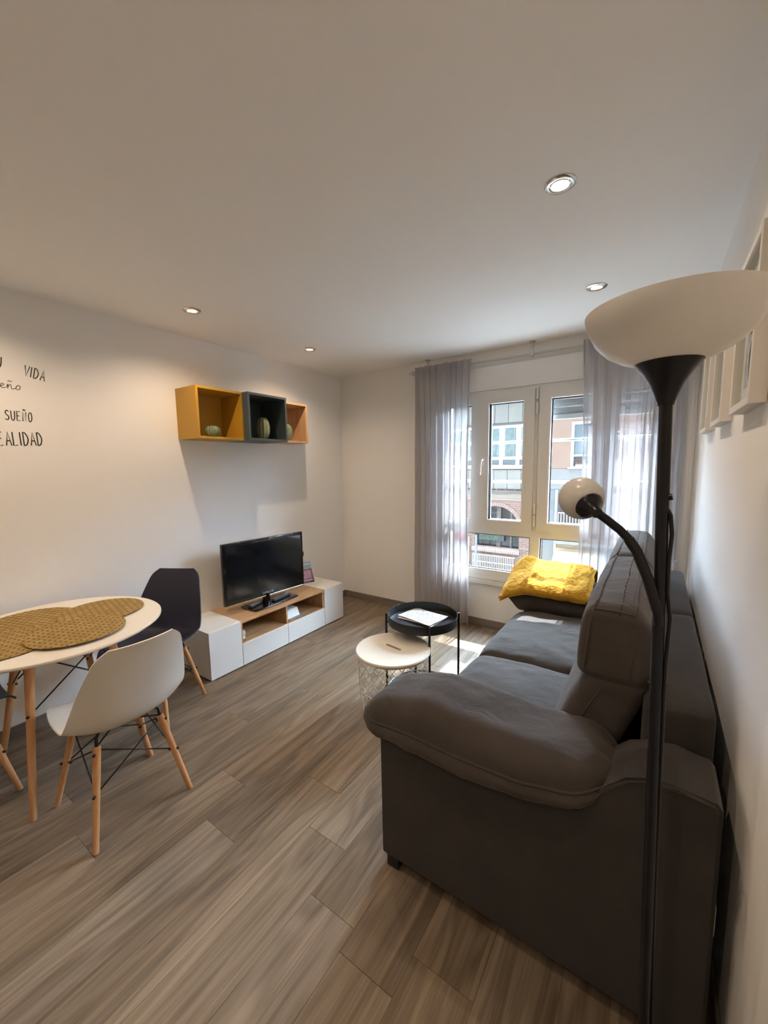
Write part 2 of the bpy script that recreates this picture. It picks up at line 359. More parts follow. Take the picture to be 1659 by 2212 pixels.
tag(obj('trim_1', mbox(((WX0-.02, D-.022, 2.135), (WX1+.03, D+.01, 2.318), .004)), WALL), kind='structure')   # roller shutter box cover

# ---- window
win = tag(empty('window_1', (2.08, D, WZ0)), kind='structure')
YF = D-.012                                   # front of the fixed frame
fr = B(); y0, y1 = YF, D+.06
for a in (((WX0, y0, WZ0), (WX0+.075, y1, WZ1)), ((WX1-.075, y0, WZ0), (WX1, y1, WZ1)), ((WX0+.075, y0, 2.088), (WX1-.075, y1, WZ1)),
          ((WX0+.075, y0, WZ0), (WX1-.075, y1, .548)), ((WX0+.075, y0, .872), (WX1-.075, y1, .93)), ((2.045, y0, .548), (2.122, y1, .872)),
          ((2.062, y0, .93), (2.098, y1, 2.088)), ((1.518, y0, .93), (1.597, y1, 2.088)), ((2.563, y0, .93), (2.642, y1, 2.088)),
          ((WX0+.075, y0, .93), (1.518, y1, 1.005)), ((2.642, y0, .93), (WX1-.075, y1, 1.005)), ((WX0+.075, y0, 2.008), (1.518, y1, 2.088)), ((2.642, y0, 2.008), (WX1-.075, y1, 2.088))):
    box(fr, *a)
obj('frame', fr, PVC, win)
obj('head_bead', mbox(((WX0, YF-.008, 2.122), (WX1, YF, 2.14), .003)), mat('pvc_bead_lit', (.93, .93, .92), .3), win)  # bead whiter than the frame, painting its bright lit line
sill = B(); box(sill, (WX0-.01, YF-.012, .455), (WX1+.01, YF, .487), .003); box(sill, (WX0-.01, YF-.02, .41), (WX1+.01, YF, .452), .003)
obj('sill', sill, PVC, win)
def pane(x0, x1, z0, z1, par, y=D+.02):
    p = obj('pane', mbox(((x0, y, z0), (x1, y+.006, z1))), GLASS, par)
    s = B(); g = .009
    for a in (((x0, y-.012, z0), (x0+g, y-.001, z1)), ((x1-g, y-.012, z0), (x1, y-.001, z1)), ((x0+g, y-.012, z0), (x1-g, y-.001, z0+g)), ((x0+g, y-.012, z1-g), (x1-g, y-.001, z1))): box(s, *a)
    obj('seal', s, DARKGAP, p); return p
pane(WX0+.075, 1.518, 1.005, 2.008, win); pane(2.642, WX1-.075, 1.005, 2.008, win)
pane(WX0+.075, 2.045, .548, .872, win); pane(2.122, WX1-.075, .548, .872, win)
def sash(x0, x1, handle):
    ys, ye = YF-.022, D+.045; z0, z1 = .932, 2.09; g = .088
    bm = B()
    for a in (((x0, ys, z0), (x0+g, ye, z1)), ((x1-g, ys, z0), (x1, ye, z1)), ((x0+g, ys, z0), (x1-g, ye, z0+g-.012)), ((x0+g, ys, z1-g), (x1-g, ye, z1))): box(bm, *a)
    s = obj('sash', bm, PVC, win)
    b = B(); t = .012; yb = ys-.006     # glazing bead, a narrow lip whitened to paint its highlight
    gx0, gx1, gz0, gz1 = x0+g, x1-g, z0+g-.012, z1-g
    for a in (((gx0-t, yb, gz0-t), (gx0, ys+.03, gz1+t)), ((gx1, yb, gz0-t), (gx1+t, ys+.03, gz1+t)), ((gx0, yb, gz0-t), (gx1, ys+.03, gz0)), ((gx0, yb, gz1), (gx1, ys+.03, gz1+t))): box(b, *a)
    obj('glazing_bead', b, mat('pvc_bead_sash_lit', (.84, .84, .83), .3), s)
    p = obj('pane', mbox(((gx0, D+.012, gz0), (gx1, D+.018, gz1))), GLASS, s)
    sl_ = B()
    for a in (((gx0, D+.0, gz0), (gx0+.008, D+.011, gz1)), ((gx0, D+.0, gz1-.008), (gx1, D+.011, gz1)), ((gx1-.005, D+.0, gz0), (gx1, D+.011, gz1))): box(sl_, *a)
    obj('seal', sl_, DARKGAP, s)
    if handle:
        h = B(); hx = x0+.04; box(h, (hx-.013, ys-.012, 1.47), (hx+.013, ys, 1.55), .004)
        tube(h, [(hx, ys-.008, 1.53), (hx, ys-.045, 1.53), (hx-.006, ys-.05, 1.50), (hx-.012, ys-.048, 1.40)], [.009, .009, .009, .007], 10)
        obj('handle', h, mat('white_handle', (.86, .85, .84), .25), s, 40)
    return s
sash(1.600, 2.062, True); sash(2.098, 2.560, False)
obj('closing_gap', mbox(((1.5935, YF-.001, .93), (1.5995, YF+.004, 2.09))), DARKGAP, win)
for z in (2.05, 1.93, 1.12, 1.02):
    hg = B(); cyl(hg, (2.080, YF-.030, z-.045), (2.080, YF-.030, z+.045), .009, n=12); obj('hinge', hg, PVC, win, 40)
obj('shutter_strap', mbox(((3.018, D-.012, .70), (3.042, D-.008, 2.3))), mat('strap_webbing', (.55, .58, .60), .8), win)
obj('strap_winder', mbox(((3.008, D-.03, .60), (3.05, D-.001, .80), .006)), PVC, win)
obj('corner_strip', mbox(((2.985, D-.006, .1), (3.0, D-.001, 2.13)), ((3.085, D-.008, .1), (3.1, D-.001, 2.13))), PVC, win)

# ---- roller shutter, lowered a hand's breadth over the right half, and the guard bars outside
rs = thing('roller_shutter', 'grey slatted roller shutter lowered a little outside the right sash', 'shutter', (2.5, D+.12, 1.86))
z = 2.16; sm_ = None
while z > 1.905:
    if sm_ is None:
        bm = B(); poly = [(.0, -.029), (.010, -.022), (.014, 0), (.010, .020), (0, .027), (-.006, .020), (-.010, 0), (-.006, -.022)]
        prism(bm, poly, -.42, .42, 'x'); sm_ = obj('slat', bm, SHUT, rs, world=False); sm_.location = (0, 0, z-1.86); sl0 = sm_
    else:
        c = sl0.copy(); COL.objects.link(c); c.parent = rs; c.location = (0, 0, z-1.86)
    z -= .062
obj('bottom_rail', mbox(((2.085, D+.105, 1.845), (2.93, D+.13, 1.885), .004)), mat('shutter_rail', (.42, .42, .41), .5), rs)
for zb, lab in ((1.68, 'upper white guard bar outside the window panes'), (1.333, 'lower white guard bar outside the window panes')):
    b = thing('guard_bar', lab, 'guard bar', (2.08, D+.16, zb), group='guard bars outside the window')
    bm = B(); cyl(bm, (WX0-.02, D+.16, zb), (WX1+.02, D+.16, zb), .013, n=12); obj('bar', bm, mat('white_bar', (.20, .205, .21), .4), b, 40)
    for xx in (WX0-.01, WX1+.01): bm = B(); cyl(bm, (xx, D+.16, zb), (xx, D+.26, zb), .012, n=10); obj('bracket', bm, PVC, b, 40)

# ---- ceiling downlights (the two nearest rows are in view, the same pattern goes on behind the camera)
def downlight(x, y, lab, tilt=0):
    o = thing('downlight', lab, 'downlight', (x, y, HC), group='ceiling downlights')
    bm = B(); lathe(bm, [(.052, 0), (.052, -.003), (.048, -.006), (.037, -.007), (.035, -.004), (.034, .0)], (x, y, HC), 40); obj('trim_ring', bm, CHROME, o, 40)
    bm = B(); lathe(bm, [(.0335, -.001), (.031, -.0065), (.029, -.0068), (.028, -.003)], (x, y, HC), 32); obj('lamp_holder', bm, STEEL, o, 40)
    bm = B(); lathe(bm, [(0, -.0045), (.015, -.0046), (.0275, -.003)], (x, y, HC), 32); obj('bulb', bm, BULB, o, True)
    l = bpy.data.lights.new('spot', 'SPOT'); l.energy = SPOT_W*(.62 if x > 2 else .95); l.color = SPOT_COL; l.spot_size = math.radians(150); l.spot_blend = 1.0; l.shadow_soft_size = .010
    s = bpy.data.objects.new('downlight_beam', l); COL.objects.link(s); s.parent = o; s.location = (0, 0, -.03)
downlight(2.57, 1.585, 'lit chrome downlight in the ceiling, nearest the camera and largest')
downlight(2.572, 2.571, 'lit downlight in the ceiling just above the white bowl of the floor lamp')
downlight(.507, 1.455, 'lit downlight in the ceiling up left of the ochre wall cube')
downlight(.493, 2.469, 'lit downlight in the ceiling near the far left corner, above the pale cube')
for y, a in ((.45, 'first'), (-.55, 'second')):
    downlight(.5, y, a+' lit downlight over the dining table, nearer than the photo shows'); downlight(2.57, y+.12, a+' lit downlight above where the camera stands')

# ================================================================== CURTAINS
def curtain(name, lab, x0, x1, folds, z0, z1, seed, yc):
    root = thing(name, lab, 'curtain', ((x0+x1)/2, yc, z0), group='sheer curtains')
    rnd = random.Random(seed); nx, nz = folds*26, 40
    ph = [rnd.uniform(-.5, .5) for _ in range(folds+2)]; am = [rnd.uniform(.5, 1.35) for _ in range(folds+2)]
    V = []; Fc = []
    for j in range(nz+1):
        t = j/nz; z = z1 + (z0-z1)*t
        for i in range(nx+1):
            u = i/nx; f = u*folds; k = int(min(folds-1, f)); fr_ = f-k
            ww = am[k]*(1-fr_)+am[k+1]*fr_; pp = ph[k]*(1-fr_)+ph[k+1]*fr_
            a = 2*math.pi*(f+pp*.5)
            amp = (.016+.020*min(1, t*3))*ww; over = .013*ww*min(1, .3+t*2)
            gather = 1 - .05*math.sin(math.pi*min(1, t*1.2))
            xx = (x0+x1)/2 + (u-.5)*(x1-x0)*gather + over*math.sin(2*a) + .006*math.sin(3*t+seed+u*7)
            yy = yc + amp*math.sin(a) + .006*noise.noise(Vector((u*9, t*3, seed)))
            V.append((xx, yy, z))
    for j in range(nz):
        for i in range(nx):
            a = j*(nx+1)+i; Fc.append((a, a+1, a+nx+2, a+nx+1))
    me = bpy.data.meshes.new('cloth'); me.from_pydata([Vector(v)-Vector(root.location) for v in V], [], Fc); me.shade_smooth(); me.materials.append(SHEER)
    obj('cloth', None, SHEER, root, data=me)
    # header tape, hem and side hem: doubled cloth
    def strip(jr, irr, nm):
        vs = []; fs = []
        w_ = len(irr)
        for j in jr:
            for i in irr: v = V[j*(nx+1)+i]; vs.append(Vector((v[0], v[1]-.0015, v[2]))-Vector(root.location))
        for a in range(len(jr)-1):
            for b in range(w_-1): k = a*w_+b; fs.append((k, k+1, k+w_+1, k+w_))
        m2 = bpy.data.meshes.new(nm); m2.from_pydata(vs, [], fs); m2.shade_smooth(); m2.materials.append(SHEER); obj(nm, None, SHEER, root, data=m2)
    strip(range(0, 3), range(nx+1), 'header_tape'); strip(range(nz-2, nz+1), range(nx+1), 'bottom_hem')
    strip(range(nz+1), range(0, 7), 'side_hem'); strip(range(nz+1), range(nx-6, nx+1), 'side_hem')
    return root
YC = D-.10
curtain('curtain', 'sheer grey curtain hanging left of the window beside the side tables', 1.005, 1.555, 9, .035, 2.385, 3, YC)
curtain('curtain', 'sheer grey curtain hanging behind the sofa and floor lamp, right of the window', 2.41, 3.02, 10, .05, 2.385, 5, YC)
YR = YC+.052
rod = thing('curtain_rod', 'slim steel curtain rod hung from the ceiling above the window', 'curtain rod', (2, YC, 2.355))
bm = B(); cyl(bm, (.925, YR, 2.352), (3.06, YR, 2.352), .008, n=14); obj('rod', bm, STEEL, rod, 40)
bm = B(); lathe(bm, [(0, -.02), (.010, -.02), (.020, .0), (.021, .012), (.014, .018), (.009, .03), (.009, .045), (0, .045)], n=24)
bmesh.ops.transform(bm, matrix=Matrix.Translation((.93, YR, 2.352)) @ Matrix.Rotation(-math.pi/2, 4, 'Y') @ Matrix.Translation((0, 0, -.02)), verts=bm.verts)
obj('finial', bm, STEEL, rod, 40)
for xb in (1.10, 2.034, 2.93):
    bm = B(); cyl(bm, (xb, YR, HC-.006), (xb, YR, HC), .024, n=24); cyl(bm, (xb, YR, 2.352), (xb, YR, HC-.005), .006, n=12); cyl(bm, (xb, YR, 2.336), (xb, YR, 2.368), .013, n=16)
    obj('bracket', bm, STEEL, rod, 40)

# ================================================================== SOFA
sofa = thing('sofa', 'dark grey two-seat fabric sofa along the right wall with reclining backs', 'sofa', (2.6, 2.1, 0))
SY0, SY1 = 1.092, 3.19
def arm_panel(ya, yb):
    poly = [(2.118, .045), (2.115, .50), (2.125, .52), (2.70, .53), (2.775, .55), (2.80, .60), (2.835, .66), (2.875, .70), (2.925, .722), (2.98, .724), (3.055, .716), (3.066, .700), (3.068, .045)]
    bm = B(); prism(bm, poly, ya, yb, 'y'); bmesh.ops.bevel(bm, geom=[e for e in bm.edges if abs(e.verts[0].co.y-e.verts[1].co.y) < 1e-6], offset=.009, segments=3, affect='EDGES')
    return bm
obj('arm_panel', arm_panel(SY0, SY0+.185), SOFASHADE, sofa, 35)
obj('arm_panel', arm_panel(SY1-.185, SY1), SOFASHADE, sofa, 35)
obj('base', mbox(((2.16, SY0+.18, .06), (2.98, SY1-.18, .30), .02)), SOFASHADE, sofa, 40)
def bframe(ya, yb):
    return rounded((.165, yb-ya, .52), .022, 14, lambda p: Vector((2.984+p.x, (ya+yb)/2+p.y, .567+p.z + .006*NZ(p, 6, 2))))
obj('back_frame', bframe(1.284, 2.14), SOFASHADE, sofa, True); obj('back_frame', bframe(2.143, 3.0), SOFASHADE, sofa, True)
for fx, fy in ((2.137, SY0+.006), (2.99, SY0+.006), (2.137, SY1-.07), (2.99, SY1-.07)): obj('foot', mbox(((fx, fy, 0), (fx+.05, fy+.06, .06), .003)), PLASTIC_BLACK, sofa)
def seat(ya, yb, seed):
    L_ = yb-ya; yc_ = (ya+yb)/2
    def d(p):
        x, y, z = p; ux, uy = x/.36, y/(L_/2)
        puff = max(0, 1-ux*ux)*max(0, 1-uy*uy*uy*uy)
        z += (.030*puff if z > 0 else 0)
        if z > 0:
            z += .008*NZ((x*2.2+y*3, y*1.2, seed), 4, seed) + .006*NZ((x*1.5+y*6, y*9-x*3, seed), 3, seed+3)
            if ux < -.55: z -= .035*((-ux-.55)/.45)**2
        x -= (.02 if ux < -.5 else 0)*max(0, 1-abs(uy)**6)
        return Vector((2.455+x, yc_+y, .352+z))
    return rounded((.72, L_, .165), .06, 34, d)
obj('seat_cushion', seat(1.275, 2.105, 1), SOFA, sofa, True)
obj('seat_cushion', seat(2.105, 2.915, 2), SOFA, sofa, True)
def back_low(ya, yb, seed):
    L_ = yb-ya
    def d(p):
        x, y, z = p; uz = (z+.20)/.40
        uy = y/(L_/2); puff = (1-min(1, abs(uy))**4)*math.sin(math.pi*max(0, min(1, uz)))
        x -= (.018*puff if x < 0 else 0); x += .005*NZ((x, y*3, z*3), 4, seed)
        return Vector((2.688+.17*(uz-.0)*.85+x, (ya+yb)/2+y, .635+z))
    return rounded((.185, L_, .44), .045, 22, d)
def head_deform(ya, yb, seed):
    L_ = yb-ya
    def d(p):
        x, y, z = p; uy = y/(L_/2); uz = z/.118; ux = x/.095
        if x > 0 and z > 0: f = min(1, x/.095)*min(1, z/.118); x -= .030*f*f; z -= .022*f*f      # rounder towards the wall
        w_ = 0
        if p.z > .03 or p.x < -.07:        # gathers across the cushion
            g = .5+.5*math.sin(y*118+4*NZ((p.x*2, y*2, p.z*2), 5, seed)); w_ = .0042*g*max(0, min(1, (p.z+.10)/.10))*(1-abs(uy)**14)*(.4+.9*abs(NZ((0, y*3, p.x*4), 2, seed)))*(1-math.exp(-((p.x+.072)/.014)**2))*(1-math.exp(-((p.x-.048)/.014)**2))
        z += .016*(1-abs(uy)**6)*max(0, 1-ux*ux)*(1 if p.z > 0 else .3)
        x += -.010*(1-abs(uy)**6)*(1 if p.x < 0 else -.5)*max(0, 1-uz*uz) + .06*z + .12*max(0, z-.05)*(1 if p.x < 0 else 0)
        if p.z > .05: z += w_
        if p.x < -.05: x -= w_
        x += .004*NZ((x, y*2, z), 5, seed+4)
        return Vector((2.822+x, (ya+yb)/2+y, .942+z))
    return d
def back_head(ya, yb, seed): return rounded((.19, yb-ya, .236), .036, 46, head_deform(ya, yb, seed))
for ya, yb, s_ in ((1.325, 2.118, 3), (2.135, 2.95, 5)):
    c = obj('back_cushion', back_low(ya, yb, s_), SOFA, sofa, True)
    h = obj('headrest', back_head(ya-.008, yb, s_), SOFA, sofa, True)
    d_ = head_deform(ya-.008, yb, s_); hl = (yb-ya+.008)/2
    for xx in (-.072, .048):
        P = [d_(Vector((xx, -hl+.001, -.09)))]+[d_(Vector((xx, -hl+.0005, zz))) for zz in (-.04, .02, .07)]+[d_(Vector((xx, -hl+.014, .112)))]+[d_(Vector((xx, -hl+.04+(2*hl-.08)*k/60, .120))) for k in range(61)]
        bm = B(); tube(bm, P, .0042, 6); obj('piping', bm, SOFA, h, True)
    P = [d_(Vector((-.072+.12*k/8, -hl+.010, .108))) for k in range(9)]; bm = B(); tube(bm, P, .0032, 6); obj('piping', bm, SOFA, h, True)
    bm = B(); tube(bm, [(2.655, ya-.001, .50), (2.70, ya-.001, .60), (2.745, ya-.001, .70), (2.79, ya-.001, .80)], .0026, 6); obj('seam', bm, SOFA, c, True)
    bm = B(); box(bm, (2.925, ya-.02, .74), (2.945, ya+.03, .872), .004); cyl(bm, (2.91, ya-.015, .865), (2.955, ya-.015, .875), .008, n=10); obj('recliner_hinge', bm, PLASTIC_BLACK, sofa, 40)
SEAM = [(2.0, .545), (2.06, .565), (2.28, .597), (2.445, .592), (2.60, .594), (2.716, .608), (2.845, .64)]
def pillow_deform(yc_, up, seed, ysgn=1, drop=0., low=1.0):
    L2 = .425
    def d(p):
        x, y, z = p; u = x/L2
        edge = max(0., 1-abs(u)**5.)
        wx = x+2.425
        th = interp(wx, [(2.0, .52), (2.12, .92), (2.28, 1.12), (2.45, 1.08), (2.65, .88), (2.80, .82), (2.85, .6)])
        wy = interp(wx, [(2.0, .62), (2.1, .86), (2.3, 1.0), (2.6, 1.0), (2.75, .92), (2.85, .72)])
        zz = z*th*(up if z > 0 else low)
        zz += (.005*NZ((x*2, y*3, z), 5, seed) + .004*NZ((x*6, y*2, z), 6, seed+2)) * (1 if abs(z) > .01 else .3)
        yy = y*wy
        if z < 0: yy += math.copysign(.020*math.sin(math.pi*min(1, -z/.085))*min(1, abs(y)/.1), y)
        pk = max(0, abs(u)-.80)/.20; zz *= 1-.35*pk; zz += .006*math.sin(y*70)*pk*(1 if z > 0 else .4)
        return Vector((wx, yc_+yy*ysgn, interp(wx, SEAM)+zz-drop))
    return d
def pillow(yc_, up, seed, ysgn=1, drop=0., low=1.0):
    d = pillow_deform(yc_, up, seed, ysgn, drop, low); bm = rounded((.85, .33, .18), .085, 36, d)
    o = obj('arm_cushion', bm, SOFA, sofa, True)
    pts = []; hx, hy, r = .425, .165, .085
    for cx_, cy_, a0 in ((hx-r, hy-r, 0), (-hx+r, hy-r, 90), (-hx+r, -hy+r, 180), (hx-r, -hy+r, 270)):
        for k in range(7): a = math.radians(a0+k*15); pts.append((cx_+r*math.cos(a), cy_+r*math.sin(a)))
    full = []
    for (x1, y1_), (x2, y2_) in zip(pts, pts[1:]+pts[:1]):
        n = max(1, int(math.hypot(x2-x1, y2_-y1_)/.03))
        for k in range(n): full.append(d(Vector((x1+(x2-x1)*k/n, y1_+(y2_-y1_)*k/n, 0))))
    bm = B(); tube(bm, full, .0055, 6, True); obj('piping', bm, SOFA, o, True)
    return o
pillow(1.225, 1.05, 1); pillow(3.035, .95, 4, -1, .035, 1.7)
bm = B(); box(bm, (3.069, 1.12, .36), (3.0715, 1.15, .44)); obj('care_tag', bm, mat('white_tag', (.6, .58, .54), .8), sofa)
# seams of the side panel
bm = B(); tube(bm, [(2.80, 1.0915, .595), (2.835, 1.0915, .655), (2.875, 1.0915, .694), (2.925, 1.0915, .716), (2.98, 1.0915, .718), (3.055, 1.0915, .71)], .0022, 6); obj('seam', bm, SOFASHADE, sofa, True)

# ---- yellow blanket folded over the far arm
bl = thing('blanket', 'folded mustard yellow fleece blanket lying over the far sofa arm', 'blanket', (2.3, 3.0, .7))
PROFILE = [(3.215, .555), (3.205, .66), (3.165, .722), (3.11, .735), (3.03, .705), (2.94, .66), (2.865, .618), (2.835, .585), (2.84, .560)]
def prof_at(v, grow):
    L_ = [0]
    for a, b in zip(PROFILE, PROFILE[1:]): L_.append(L_[-1]+math.hypot(b[0]-a[0], b[1]-a[1]))
    t = v*L_[-1]; k = 0
    while k < len(L_)-2 and t > L_[k+1]: k += 1
    f = (t-L_[k])/(L_[k+1]-L_[k]); a, b = PROFILE[k], PROFILE[k+1]
    def nrm(i):                                             # outward normal of the fold line
        p, q = PROFILE[max(0, i-1)], PROFILE[min(len(PROFILE)-1, i+1)]; dx, dz = q[0]-p[0], q[1]-p[1]; l = math.hypot(dx, dz); return (dz/l, -dx/l)
    n0, n1 = nrm(k), nrm(k+1)
    return a[0]+(b[0]-a[0])*f, a[1]+(b[1]-a[1])*f, (n0[0]*(1-f)+n1[0]*f, n0[1]*(1-f)+n1[1]*f)
def blanket(x0, x1, v0, v1, grow, thick, seed, tip):
    nu, nv = 90, 60; V = []; Fc = []
    for layer in (1, 0):
        for j in range(nv+1):
            for i in range(nu+1):
                u, v = i/nu, j/nv; vv = v0+(v1-v0)*v
                edge = min(1, min(u, 1-u, v, 1-v)*16); t = grow+thick*(layer*edge**.5)
                cr = .010*NZ((u*4, v*3, seed), 1.6, seed) + .007*abs(NZ((u*9+v*5, v*4, seed), 1.3, seed+2)) + .012*max(0, v-.45)*math.sin((u*26+v*9+3*NZ((u*3, v*2, 3), 2, seed)))*.55
                y, z, n = prof_at(vv, 0); k = t + cr*(layer*.8+.2)
                y += n[0]*k; z += n[1]*k
                x = x0+(x1-x0)*u + .012*NZ((u*2, v*5, seed), 1.5, seed+1)
                if tip:                                     # soft corner sagging off the front of the arm
                    e = max(0, .30-u)/.30
                    z -= .075*e*e*(.35+.65*v); x -= .035*e*e*v; y -= .02*e*e*v
                    z += .030*math.exp(-((u-.16)/.10)**2)*math.exp(-((v-.35)/.16)**2)
                V.append(Vector((x, y, z))-Vector(bl.location))
    n = (nu+1)*(nv+1)
    for j in range(nv):
        for i in range(nu):
            a = j*(nu+1)+i; q = (a, a+1, a+nu+2, a+nu+1); Fc.append(q); Fc.append(tuple(k+n for k in q[::-1]))
    ring = [i for i in range(nu+1)] + [j*(nu+1)+nu for j in range(1, nv+1)] + [nv*(nu+1)+i for i in range(nu-1, -1, -1)] + [j*(nu+1) for j in range(nv-1, 0, -1)]
    for a, b in zip(ring, ring[1:]+ring[:1]): Fc.append((a, b, b+n, a+n))
    me = bpy.data.meshes.new('fold'); me.from_pydata(V, [], Fc); me.shade_smooth(); me.materials.append(YELLOW); return me
obj('fold', None, YELLOW, bl, data=blanket(2.02, 2.585, .04, .97, -.010, .016, 1, True))
obj('fold', None, YELLOW, bl, data=blanket(2.03, 2.560, .10, .99, .010, .018, 2, True))

# ================================================================== FLOOR LAMP
lamp = thing('floor_lamp', 'dark floor lamp with white uplighter bowl and bent reading arm, before the sofa arm', 'lamp', (2.945, .90, 0))
LY = .90
bm = B(); lathe(bm, [(0, 0), (.135, 0), (.138, .008), (.13, .018), (.06, .03), (.02, .04), (.013, .05), (0, .05)], (2.945, LY, 0), 48); obj('base', bm, LAMPDARK, lamp, 50)
bm = B(); tube(bm, [(2.945, LY, .04), (2.9165, LY, 1.20), (2.905, LY, 1.61)], .0108, 20); obj('pole', bm, LAMPDARK, lamp, 50)
TX, TZ = 2.905, 1.60
cone = [(.0125, -.005), (.014, 0), (.018, .012), (.026, .032), (.038, .052), (.050, .066), (.0535, .071), (.050, .0705), (.035, .055), (0, .05)]
bm = B(); lathe(bm, cone, (TX, LY, TZ), 48); obj('shade_holder', bm, LAMPDARK, lamp, 50)
bowl = [(.040, .0615), (.0535, .0705), (.076, .079), (.100, .0935), (.119, .114), (.131, .137), (.1375, .160), (.138, .163), (.135, .162), (.128, .139), (.116, .116), (.098, .0965), (.075, .0825), (.052, .0735), (.040, .066)]
bm = B(); lathe(bm, bowl, (TX, LY, TZ), 72, closed=True); obj('bowl_shade', bm, BOWL, lamp, 60)
bm = B(); lathe(bm, [(0, .055), (.05, .074), (.052, .078), (.03, .082), (.02, .088), (.018, .11), (0, .112)], (TX, LY, TZ), 32); obj('lamp_socket', bm, WHITELAC, lamp, 50)
arm = [(2.917, LY-.012, 1.185), (2.913, LY-.014, 1.215), (2.895, LY-.016, 1.275), (2.875, LY-.016, 1.325), (2.86, LY-.016, 1.348), (2.845, LY-.016, 1.364), (2.82, LY-.022, 1.385), (2.800, LY-.028, 1.401)]
bm = B(); tube(bm, arm, [.0082]*8, 14); ao = obj('reading_arm', bm, LAMPDARK, lamp, 50)
bm = B(); tube(bm, arm[1:5], .0098, 14); obj('flexible_joint', bm, mat('gooseneck', (.02, .02, .024), .3, .5), ao, 50)
ax = Vector((-.036, .046, .024)).normalized(); CP = Vector((2.801, LY-.028, 1.4005))
bm = B(); lathe(bm, [(0, -.012), (.010, -.012), (.012, .0), (.022, .010), (.0275, .018), (.029, .026), (.0, .024)], n=32)
bmesh.ops.transform(bm, matrix=Matrix.Translation(CP) @ ax.to_track_quat('Z', 'Y').to_matrix().to_4x4(), verts=bm.verts); obj('cap', bm, LAMPDARK, lamp, 50)
bm = B(); prof = []
for k in range(15): a = math.radians(-48+k*(48+52)/14); prof.append((.0435*math.cos(a), .0435*math.sin(a)+.052))
prof += [(r*.94, z_-.0006) for r, z_ in prof[::-1]]
lathe(bm, prof, n=40, closed=True); bmesh.ops.transform(bm, matrix=Matrix.Translation(CP) @ ax.to_track_quat('Z', 'Y').to_matrix().to_4x4(), verts=bm.verts)
obj('globe_shade', bm, BOWL, lamp, 60)
bm = B(); bmesh.ops.create_uvsphere(bm, u_segments=20, v_segments=14, radius=.024, matrix=Matrix.Translation(CP+ax*.048)); obj('bulb', bm, mat('opal_bulb', (.8, .78, .74), .4), lamp, True)
bm = B(); tube(bm, [(2.912, LY-.004, 1.42), (2.924, LY-.004, 1.395), (2.928, LY-.004, 1.36), (2.926, LY-.004, 1.31), (2.927, LY-.003, 1.25), (2.934, LY-.003, 1.20), (2.932, LY-.002, 1.1), (2.94, LY, .7), (2.957, LY, .05)], .0035, 8); obj('cord', bm, LAMPDARK, lamp, True)
bm = B(); cyl(bm, (2.906, LY-.0, 1.425), (2.925, LY-.003, 1.43), .006, n=12); obj('cord_clip', bm, LAMPDARK, lamp, 50)

# ================================================================== SIDE TABLES
tt = thing('tray_table', 'round black metal tray table on four thin legs beside the curtain', 'side table', (1.69, 2.19, 0))
tc = (1.69, 2.19)
bm = B(); lathe(bm, [(0, .478), (.205, .478), (.218, .484), (.222, .535), (.225, .536), (.2265, .533), (.221, .478), (.208, .472), (0, .472)], (*tc, 0), 64); obj('tray', bm, BLACKMETAL, tt, 40)
for lx, ly in ((1.488, 2.062), (1.888, 2.326), (1.845, 1.998), (1.532, 2.372)):
    bm = B(); d = (Vector((lx, ly, 0))-Vector((*tc, 0))).normalized(); p = Vector((*tc, 0))+d*.236
    cyl(bm, p, p+Vector((0, 0, .535)), .0075, n=12); q = p-d*.018; tube(bm, [p+Vector((0, 0, .47)), q+Vector((0, 0, .485)), q+Vector((0, 0, .50))], .005, 8)
    obj('leg', bm, BLACKMETAL, tt, 40)
bm = B(); lathe(bm, [(.228, .012), (.236, .006), (.244, .012), (.236, .018)], (*tc, 0), 64, closed=True); obj('foot_ring', bm, BLACKMETAL, tt, 60)
def sheet(lab, quad, z, seed):
    n = 14; V = []; Fc = []
    a, b, c, d = [Vector((*q, 0)) for q in quad]
    for j in range(n+1):
        for i in range(n+1):
            u, v = i/n, j/n; p = (a*(1-u)+b*u)*(1-v)+(d*(1-u)+c*u)*v
            V.append(p+Vector((0, 0, z + .004*math.sin(u*3+seed)*math.sin(v*2.5) + .008*max(0, u-.8)*5*max(0, v-.3))))
    m = (n+1)**2; V += [p-Vector((0, 0, .0006)) for p in V]
    for j in range(n):
        for i in range(n): k = j*(n+1)+i; q = (k, k+1, k+n+2, k+n+1); Fc += [q, tuple(x_+m for x_ in q[::-1])]
    o_ = Vector(V[0]); me = bpy.data.meshes.new('paper_sheet'); ex = (b-a).normalized(); ang = math.atan2(ex.y, ex.x)
    R_ = Matrix.Rotation(-ang, 3, 'Z'); me.from_pydata([R_ @ (v-o_) for v in V], [], Fc); me.shade_smooth(); me.materials.append(PAPER)
    o = bpy.data.objects.new('paper_sheet', me); COL.objects.link(o); o.location = o_; o.rotation_euler = (0, 0, ang)
    WM[o.name] = Matrix(); tag(o, lab, 'paper', 'printed sheets on the tray table')
sheet('lower printed white sheet peeking out under the other on black tray', ((1.515, 2.157), (1.532, 2.337), (1.800, 2.325), (1.785, 2.130)), .482, 2)
sheet('upper printed white sheet of paper lying on the black tray', ((1.505, 2.180), (1.545, 2.375), (1.808, 2.330), (1.775, 2.125)), .489, 1)

